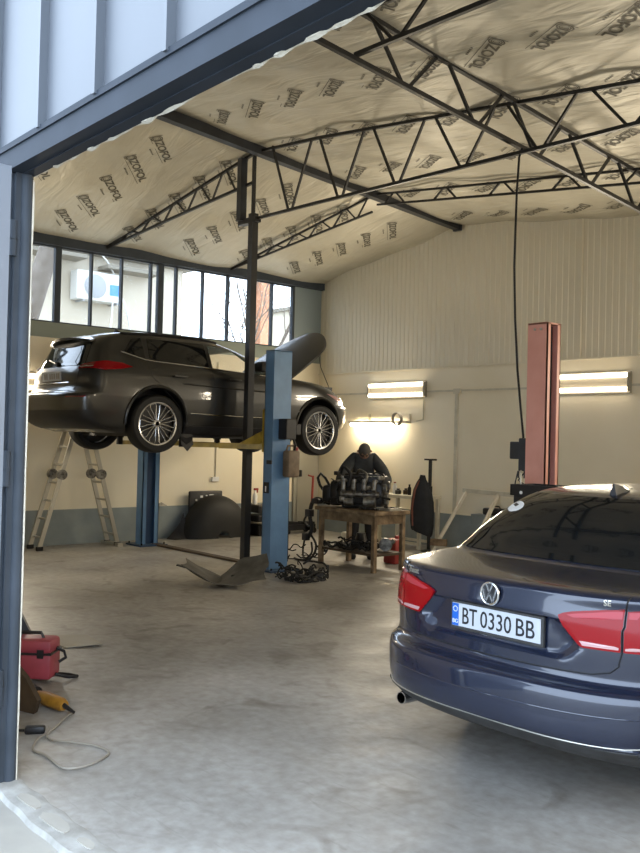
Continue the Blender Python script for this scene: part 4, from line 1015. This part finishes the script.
# face and ears; the head is bowed so the crown leads
hc = Vector((0, -.245, 1.535)); fdir = Vector((0, -.60, -.80)); fup = Vector((0, -.80, .60))
bodym.tube([hc+fdir*.075+fup*.02, hc+fdir*.108-fup*.012, hc+fdir*.085-fup*.022], [.008, .014, .008], 8)
for s in (-1, 1):
    e = hc+fdir*.082+fup*.022+Vector((s*.03, 0, 0)); bodym.tube([e-fdir*.012, e, e+fdir*.006], [.012, .013, .003], 10)
    e = hc+Vector((s*.08, 0, 0))-fup*.005; bodym.tube([e-fup*.03, e+Vector((s*.012, 0, 0)), e+fup*.03], [.006, .016, .006], 8)
bodym.tube([hc+fdir*.082-fup*.045+Vector((-.022, 0, 0)), hc+fdir*.09-fup*.045, hc+fdir*.082-fup*.045+Vector((.022, 0, 0))], .005, 6)
for s in (-1, 1):                                                   # hands on the engine: palm, four fingers, thumb
    wr = Vector((s*.185, -.53, 1.16))
    for k, (dx, ln) in enumerate(((-.030, .070), (-.010, .080), (.011, .076), (.030, .060))):
        a = wr+Vector((s*dx*-1, -.035, 0)); bodym.tube([a-Vector((0, -.03, 0)), a+Vector((0, -ln*.4, .006)), a+Vector((0, -ln*.75, -.008)), a+Vector((0, -ln, -.03))], [.010, .0095, .0085, .006], 8)
    a = wr+Vector((-s*.03, .01, 0)); bodym.tube([a, a+Vector((-s*.022, -.03, -.002)), a+Vector((-s*.026, -.055, -.014))], [.012, .011, .007], 8)
bodym.build('body', M['skin'], t, smooth=True, angle=80)
P_ = [J['pel'], (0, .05, 1.10), J['ch'], (0, -.125, 1.475)]; Rr = [(.19, .155), (.19, .155), (.20, .16), (.095, .09)]; E_ = [(0, 1), (1, 2), (2, 3)]
for s in (-1, 1):
    par = 2
    for p, r in zip([(s*.14, -.07, 1.43), (s*.265, -.14, 1.26), (s*.325, -.22, 1.11), (s*.265, -.38, 1.12), (s*.215, -.46, 1.145)], [.095, .09, .085, .07, .056]):
        P_.append(p); Rr.append(r); E_.append((par, len(P_)-1)); par = len(P_)-1
skin_obj('j', None, None, P_, E_, Rr).build('jacket', M['jacket'], t, smooth=True, angle=80)
P_ = [(0, .10, .92)]; Rr = [(.165, .13)]; E_ = []
for s in (-1, 1):
    par = 0
    for p, r in zip([(s*.10, .10, .82), (s*.11, .04, .50), (s*.12, .10, .10)], [.105, .08, .068]):
        P_.append(p); Rr.append(r); E_.append((par, len(P_)-1)); par = len(P_)-1
skin_obj('tr', None, None, P_, E_, Rr).build('trousers', M['trouser'], t, smooth=True, angle=80)
w = MB()
for s in (-1, 1): w.box((s*.125, .0, .045), (.095, .28, .09), bev=.035)
w.build('shoes', M['rubber'], t, smooth=True)
w = MB(); G = []
for i in range(9):
    a = math.pi*.66*i/8; G.append([tuple(hc-fdir*.012+fup*(.106*math.cos(a))+Vector((1, 0, 0))*(.084*math.sin(a)*math.cos(b))-fdir*(.098*math.sin(a)*math.sin(b))) for b in np.linspace(0, 2*math.pi, 25)])
w.grid(G); w.build('hair', M['hair'], t, smooth=True, angle=80)
# ------------------------------------------------------------------ table along the back wall with bottles
t = thing('steel_table', 'white-framed table along the back wall right of the workbench', 'table', (-9.95, 10.52, 0))
MB().box((0, 0, .80), (.95, .50, .05), bev=.005).build('table_top', M['whitem'], t)
for sx in (-.44, .44):
    for sy in (-.21, .21): MB().box((sx, sy, .39), (.05, .05, .78)).build('leg', M['whitem'], t)
w = MB(); w.box((0, -.21, .08), (.84, .03, .04)); w.box((0, .21, .08), (.84, .03, .04)); w.build('stretcher', M['whitem'], t)
random.seed(21)
kinds = [('spray can', M['blackpl'], 'black spray can at far left of the bottle row on white table'), ('bottle', M['white'], 'white bottle second from left in the row on white table'), ('bottle', M['greyblk'], 'dark squat bottle third from left in the row on white table'), ('jar', M['wooddark'], 'brown jar in middle of the row on white table'),
         ('bottle', M['oily'], 'tall dark bottle fifth from left in the row on white table'), ('bottle', M['blackpl'], 'black bottle sixth from left in the row on white table'), ('jar', M['greyblk'], 'low grey jar at right end of the row on white table')]
for k, (nm, m_, lb) in enumerate(kinds):
    h = (.15, .19, .09, .10, .17, .12, .08)[k]; r = (.03, .035, .05, .045, .03, .04, .05)[k]
    t = thing(nm.replace(' ', '_'), lb, nm, (-10.36+.125*k, 10.44+.05*(k % 2), .826), 0, 'bottles and jars on the white table')
    MB().lathe([(r*.95, 0), (r, .01), (r, h*.65), (r*.5, h*.8), (r*.5, h*.9)], n=14).build('container', m_, t, smooth=True)
    MB().cyl((0, 0, h*.9), (0, 0, h), r*.55, n=14).build('cap', M['redpaint'] if k == 1 else M['blackpl'], t)
# stand with a dark coat
t = thing('jack_stand', 'tall thin pole stand with flat T top beside the white table', 'stand', (-9.28, 10.28, 0))
w = MB(); w.cyl((0, 0, .015), (0, 0, 1.40), .028); w.cyl((0, 0, .9), (0, 0, 1.0), .04); w.build('pole', M['oily'], t, smooth=True)
MB().box((0, 0, 1.41), (.19, .08, .025)).build('saddle', M['oily'], t)
MB().lathe([(0, 0), (.125, 0), (.125, .012), (.05, .03), (0, .03)], n=24).build('foot_plate', M['oily'], t)
t = thing('hung_coat', 'black padded coat hanging on the pole stand by white table', 'coat', (-9.36, 10.20, .27), R(40))
prof = [(.125, 0), (.14, .03), (.155, .16), (.16, .36), (.155, .50), (.13, .66), (.085, .78), (.05, .84), (.035, .90)]
w = MB(); n = 28; vs = []; fs = []
for r, z in prof:
    for j in range(n):
        a = 2*math.pi*j/n; k = r*(1+.10*math.sin(5*a+z*3)*(1-z*.6)+.05*math.sin(9*a)); vs.append((k*math.cos(a)*1.08, k*math.sin(a)*.6, z-.05*math.cos(a)*(1-z)))
for i in range(len(prof)-1):
    for j in range(n): fs.append((i*n+j, i*n+(j+1) % n, (i+1)*n+(j+1) % n, (i+1)*n+j))
fs += [tuple(reversed(range(n))), tuple(range((len(prof)-1)*n, len(prof)*n))]
w.add(vs, fs); w.build('coat_cloth', M['coat'], t, smooth=True, angle=70)
w = MB(); w.tube([(-.135, -.06, .12), (-.15, -.065, .4), (-.115, -.06, .66), (-.05, -.03, .82)], [.012, .018, .016, .01], 8); w.build('lining', M['coatred'], t, smooth=True)
# white trestle leaning by the wall
t = thing('trestle', 'white painted steel trestle leaning at the back wall behind the saloon', 'trestle', (-8.48, 10.36, 0))
w = MB(); w.beam((-.50, .36, .95), (.75, .36, .93), .05, .06); w.build('top_bar', M['whitem'], t)
for x0, x1 in ((-.66, -.44), (.05, .17), (.62, .70)):
    MB().beam((x0, -.15, 0.02), (x1, .36, .93), .045, .045).build('leg', M['whitem'], t)
w = MB(); w.beam((-.62, -.1, .09), (.64, -.1, .09), .035); w.build('lower_bar', M['whitem'], t)
t = thing('wooden_block', 'small light wooden block lying on lower bar of the white trestle', 'block', (-8.94, 10.19, .115), R(25)); t.location = (-9.06, 10.262, .112)
MB().box((0, 0, .05), (.24, .10, .10), bev=.006).build('block', M['wood'], t)
t = thing('tool_case', 'black elongated power tool case on grey cabinet inside the white trestle', 'case', (-8.40, 10.78, .60), R(4))
w = MB(); w.box((0, 0, .055), (.40, .14, .11), bev=.03); w.build('case_body', M['blackpl'], t, smooth=True); MB().tube([(-.08, -.0, .11), (-.06, 0, .14), (.06, 0, .14), (.08, 0, .11)], .01).build('handle', M['blackpl'], t, smooth=True)
t = thing('low_cabinet', 'low grey cabinet with open dark bay behind the white trestle', 'cabinet', (-8.25, 10.79, 0))
w = MB(); w.b2((-.55, -.1, .02), (-.52, .1, .58)); w.b2((.52, -.1, .02), (.55, .1, .58)); w.b2((-.55, -.1, .57), (.55, .1, .60)); w.b2((-.55, -.1, .27), (.55, .1, .29)); w.b2((-.55, .07, .02), (.55, .1, .58)); w.b2((-.52, -.09, .30), (.52, -.075, .57)); w.build('carcass', M['wains'], t)
MB().box((0, -.02, .12), (.7, .12, .2), bev=.01).build('drawer_box', M['wood'], t)
t = thing('tool_trolley', 'tall black tool trolley standing at base of the red column', 'trolley', (-4.73, 6.76, 0))
w = MB(); w.b2((-.22, -.16, .10), (.22, .16, 1.22), bev=.01); w.build('cabinet', M['blackpl'], t)
w = MB(); w.b2((-.24, -.18, 1.22), (.24, -.165, 1.32)); w.b2((-.24, .165, 1.22), (.24, .18, 1.32)); w.b2((-.24, -.18, 1.22), (-.225, .18, 1.32)); w.b2((.225, -.18, 1.22), (.24, .18, 1.32)); w.build('top_rim', M['blackpl'], t)
for k in range(5): MB().b2((-.20, -.168, .14+.21*k), (.20, -.158, .33+.21*k)).build('drawer', M['steel_black'], t)
for sx in (-.18, .18):
    for sy in (-.12, .12): MB().cyl((sx-.02, sy, .05), (sx+.02, sy, .05), .05).build('castor', M['rubber'], t)
MB().cyl((-.12, -.185, 1.25), (-.12, -.178, 1.25), .015).build('pale_stud', M['white'], t)
w = MB(); w.cyl((-.26, 0, .9), (-.26, 0, 1.42), .009); w.lathe([(0, -.015), (.018, 0), (0, .015)], (-.26, 0, 1.43), n=10); w.build('rod', M['alu'], t)
# ------------------------------------------------------------------ things in the front left corner
t = thing('red_tool_case', 'red plastic tool case on floor just inside the gate jamb', 'case', (-5.86, 2.52, 0), R(46)); t.scale = (.85, .85, .92)
w = MB(); w.box((0, 0, .125), (.40, .24, .19), bev=.025); w.build('case_body', M['redpl'], t, smooth=True)
MB().box((0, 0, .265), (.40, .24, .10), bev=.03).build('lid', M['redpl'], t, smooth=True)
w = MB(); w.box((0, 0, .217), (.41, .25, .014)); w.tube([(-.1, 0, .31), (-.08, 0, .35), (.08, 0, .35), (.1, 0, .31)], .013); w.box((.12, -.125, .22), (.05, .015, .06)); w.build('latch_band', M['blackpl'], t)
w = MB(); w.tube([(.2, .02, .24), (.25, .05, .21), (.26, .07, .16), (.21, .05, .13)], .012); w.tube([(.2, .0, .05), (.30, .05, .02), (.34, .12, .012), (.26, .16, .012), (.12, .18, .012), (0, .2, .012)], .012); w.build('strap', M['blackpl'], t, smooth=True)
t = thing('leaning_bar', 'dark square steel bar leaning behind the red tool case', 'bar', (-6.14, 2.72, 0))
w = MB(); w.beam((0, .0, .01), (-.20, -.62, 1.3), .07, .07); w.build('bar', M['steel_dark'], t)
w = MB(); w.beam((.02, .0, .01), (-.18, -.60, 1.3), .012, .075); w.build('pale_edge', M['cable'], t)
t = thing('wooden_board', 'dark wooden board leaning at the gate jamb in front of red tool case', 'board', (-5.16, 2.20, 0), R(20))
w = MB(); w.prism([(-.30, .0, .01), (.06, .0, .01), (.09, .0, .09), (-.05, .03, .20), (-.30, .06, .34)], (0, 0, 0), (0, .03, .006)); w.build('plank', M['wooddark'], t)
t = thing('angle_grinder', 'amber-bodied angle grinder lying on floor by the wooden board', 'grinder', (-5.22, 2.365, 0), R(98))
w = MB(); w.lathe([(0, -.17), (.03, -.17), (.04, -.14), (.042, .02), (.036, .08), (.03, .12), (0, .12)], (0, 0, .045), 'Y', 16); w.build('body', M['orange'], t, smooth=True)
MB().lathe([(0, -.03), (.045, -.03), (.05, .02), (.03, .05), (0, .05)], (0, .17, .05), 'Y', 14).build('gear_head', M['blackpl'], t, smooth=True); MB().lathe([(0, .0), (.062, 0), (.062, .006), (0, .006)], (0, .19, .012), n=24).build('disc_guard', M['alu'], t); MB().tube([(0, -.165, .045), (0, -.22, .035), (.01, -.26, .02)], [.016, .012, .008]).build('cord_sleeve', M['blackpl'], t, smooth=True)
def fl(pts, z=.008): return [(x, y, z) for x, y in pts]
cab = [(-5.02, 2.44), (-4.955, 2.356), (-4.846, 2.257), (-4.759, 2.17), (-4.691, 2.122), (-4.604, 2.129), (-4.511, 2.201), (-4.405, 2.265), (-4.281, 2.277), (-4.214, 2.22), (-4.167, 2.118), (-4.168, 2.027), (-4.232, 1.987), (-4.418, 1.996), (-4.542, 1.979), (-4.677, 2.059), (-4.74, 2.138), (-4.827, 2.194)]
t = thing('extension_cord', 'pale grey cable looping over floor from amber grinder by the gate jamb', 'cord', (0, 0, 0))
MB().tube(bez(fl(cab)), .0065, 6).build('cord', M['cable'], t, smooth=True)
t = thing('power_plug', 'black plug block on the floor beside the loop of grey cable', 'plug', (-4.80, 2.10, 0), R(60))
w = MB(); w.box((0, 0, .022), (.11, .05, .044), bev=.012); w.tube(bez([(-.05, 0, .02), (-.12, .03, .01), (-.25, .0, .01)]), .008); w.build('plug_body', M['blackpl'], t, smooth=True)
# grey sheet behind the case
t = thing('grey_sheet', 'pale grey triangular sheet lying on the floor beyond the red tool case', 'sheet', (-6.75, 3.20, 0))
w = MB(); w.prism([(-.35, -.15, .012), (.20, -.1, .004), (.30, .16, .02), (-.1, .22, .012)], (0, 0, 0), (0, 0, .004)); w.build('sheet', M['paper'], t)
# ------------------------------------------------------------------ outside the windows
t = thing('neighbouring_building', 'pale rendered building with eaves seen through the left window panes', 'building', (-18.2, 6.0, 0))
MB().b2((-3, -7, 0), (0, 5.3, 5.6)).build('wall', M['render'], t)
w = MB(); w.b2((-3.2, -7.3, 5.6), (.25, 5.5, 5.72)); w.b2((0, 1.35, 5.42), (.55, 2.6, 5.50)); w.b2((0, 3.1, 5.30), (.5, 4.4, 5.38)); w.build('eaves', M['roofsheet'], t)
MB().b2((-.02, -7, 3.98), (.03, 5.3, 4.02)).build('string_course', M['roofsheet'], t)
t = thing('air_conditioner', 'white air conditioner outdoor unit on the wall outside the windows', 'air conditioner', (-18.0, 9.0, 4.62))
MB().b2((-.18, -.55, -.05), (.16, .52, .58), bev=.02).build('casing', M['acwhite'], t)
w = MB()
w.lathe([(0, 0), (.24, 0), (.26, .012), (.24, .02), (0, .02)], (.16, -.12, .26), 'X', 28); w.build('fan_grille', M['acgrill'], t, smooth=True)
MB().b2((.155, .22, .10), (.165, .48, .34)).build('sticker', M['acblue'], t)
w = MB(); w.beam((-.18, -.4, -.07), (.2, -.4, -.07), .04); w.beam((-.18, .4, -.07), (.2, .4, -.07), .04); w.build('bracket', M['acgrill'], t)
w = MB(); w.tube(bez([(.1, .54, .1), (.14, .62, -.1), (.12, .75, -.5), (.1, .8, -1.2)]), .025); w.tube(bez([(.15, .3, -.05), (.16, .28, -.4), (.1, .2, -1.2)]), .02); w.tube(bez([(.1, 0, 1.0), (.12, .2, .8), (.12, .5, .3)]), .018); w.build('pipe', M['acwhite'], t, smooth=True)
def branch(w, p, d, L, r, depth):
    q = [p]; n = 4
    for i in range(n):
        d = (d+Vector((random.uniform(-.18, .18), random.uniform(-.18, .18), random.uniform(-.02, .12)))).normalized(); q.append(q[-1]+d*L/n)
    w.tube(q, [r*(1-.45*i/n) for i in range(n+1)], 6)
    if depth:
        for k in range(random.choice((2, 3))):
            a = q[random.randint(2, n)]; dd = (d+Vector((random.uniform(-.8, .8), random.uniform(-.8, .8), random.uniform(-.1, .6)))).normalized(); branch(w, a, dd, L*.72, r*.5, depth-1)
t = thing('tree', 'thick leaning grey tree trunk outside the leftmost window panes', 'tree', (-15.6, 6.35, 0))
w = MB(); w.tube([(0, -.2, -.06), (.0, .0, 2.6), (0, .12, 3.7), (0, .35, 4.6), (0, .75, 5.8), (0, 1.2, 7.0)], [.28, .20, .17, .19, .2, .18], 14); w.build('trunk', M['bark'], t, smooth=True)
random.seed(8); w = MB(); branch(w, Vector((0, 1.2, 7.0)), Vector((0, .4, .9)), 1.8, .12, 3); w.build('branches', M['twig'], t, smooth=True)
for x, y, sd, h, lb in ((-17.5, 13.0, 2, 2.9, 'bare thin tree outside the middle window panes, nearer of two'), (-18.6, 15.0, 5, 2.6, 'bare thin tree farther off outside, beside the orange brick pier')):
    t = thing('bare_tree', lb, 'tree', (x, y, 0)); random.seed(sd)
    MB().tube([(0, 0, -.06), (.05, .05, 1.5), (0, .1, h)], [.12, .1, .085], 8).build('trunk', M['twig'], t, smooth=True)
    w = MB(); 
    for k in range(4): branch(w, Vector((0, .1, h-.2*k)), Vector((random.uniform(-.4, .4), random.uniform(-.6, .6), .9)).normalized(), 1.7, .055, 4)
    w.build('branches', M['twig'], t, smooth=True)
t = thing('brick_pier', 'orange brick chimney pier outside the right window panes', 'pier', (-17.0, 12.75, 0))
w = MB(); w.b2((-.2, -.16, -.06), (.2, .16, 6.2)); w.build('shaft', M['brickor'], t)
t = thing('pale_house', 'pale distant house with faint sills outside the rightmost panes', 'building', (-20.0, 20.5, 0))
MB().b2((-2, -4.3, -.06), (0, 4, 5.4)).build('wall', M['render'], t)
w = MB(); w.b2((-2.1, -4.4, 5.4), (.2, 4.1, 5.5)); w.b2((0, -4.3, 4.1), (.05, 4, 4.16)); w.build('eaves', M['roofsheet'], t)
# ------------------------------------------------------------------ light and camera
wd = bpy.data.worlds.new('overcast'); bpy.context.scene.world = wd; wd.use_nodes = True
bg = wd.node_tree.nodes['Background']; bg.inputs[0].default_value = (.68, .82, 1.0, 1); bg.inputs[1].default_value = 4.7
sc = bpy.context.scene
cam = bpy.data.cameras.new('camera'); co = bpy.data.objects.new('camera', cam); C.objects.link(co); sc.camera = co
cam.sensor_fit = 'VERTICAL'; cam.sensor_height = 24.; cam.lens = 892.2345/853*24.
cam.clip_start = .05
yaw, pitch, roll = -.8583478, .01445676, -.02452267
fwd = Vector((math.sin(yaw)*math.cos(pitch), math.cos(yaw)*math.cos(pitch), math.sin(pitch)))
right = Vector((math.cos(yaw), -math.sin(yaw), 0)); down = fwd.cross(right)
r2 = right*math.cos(roll)+down*math.sin(roll); d2 = -right*math.sin(roll)+down*math.cos(roll)
mw = Matrix((r2, -d2, -fwd)).transposed().to_4x4(); mw.translation = Vector((0, 0, 1.68)); co.matrix_world = mw
sc.view_settings.view_transform = 'Standard'; sc.view_settings.look = 'None'; sc.view_settings.gamma = 1; sc.view_settings.exposure = 0.5
sc.view_settings.use_curve_mapping = False
sc.cycles.use_denoising = True
sc.cycles.max_bounces = 10; sc.cycles.diffuse_bounces = 6; sc.cycles.transparent_max_bounces = 16
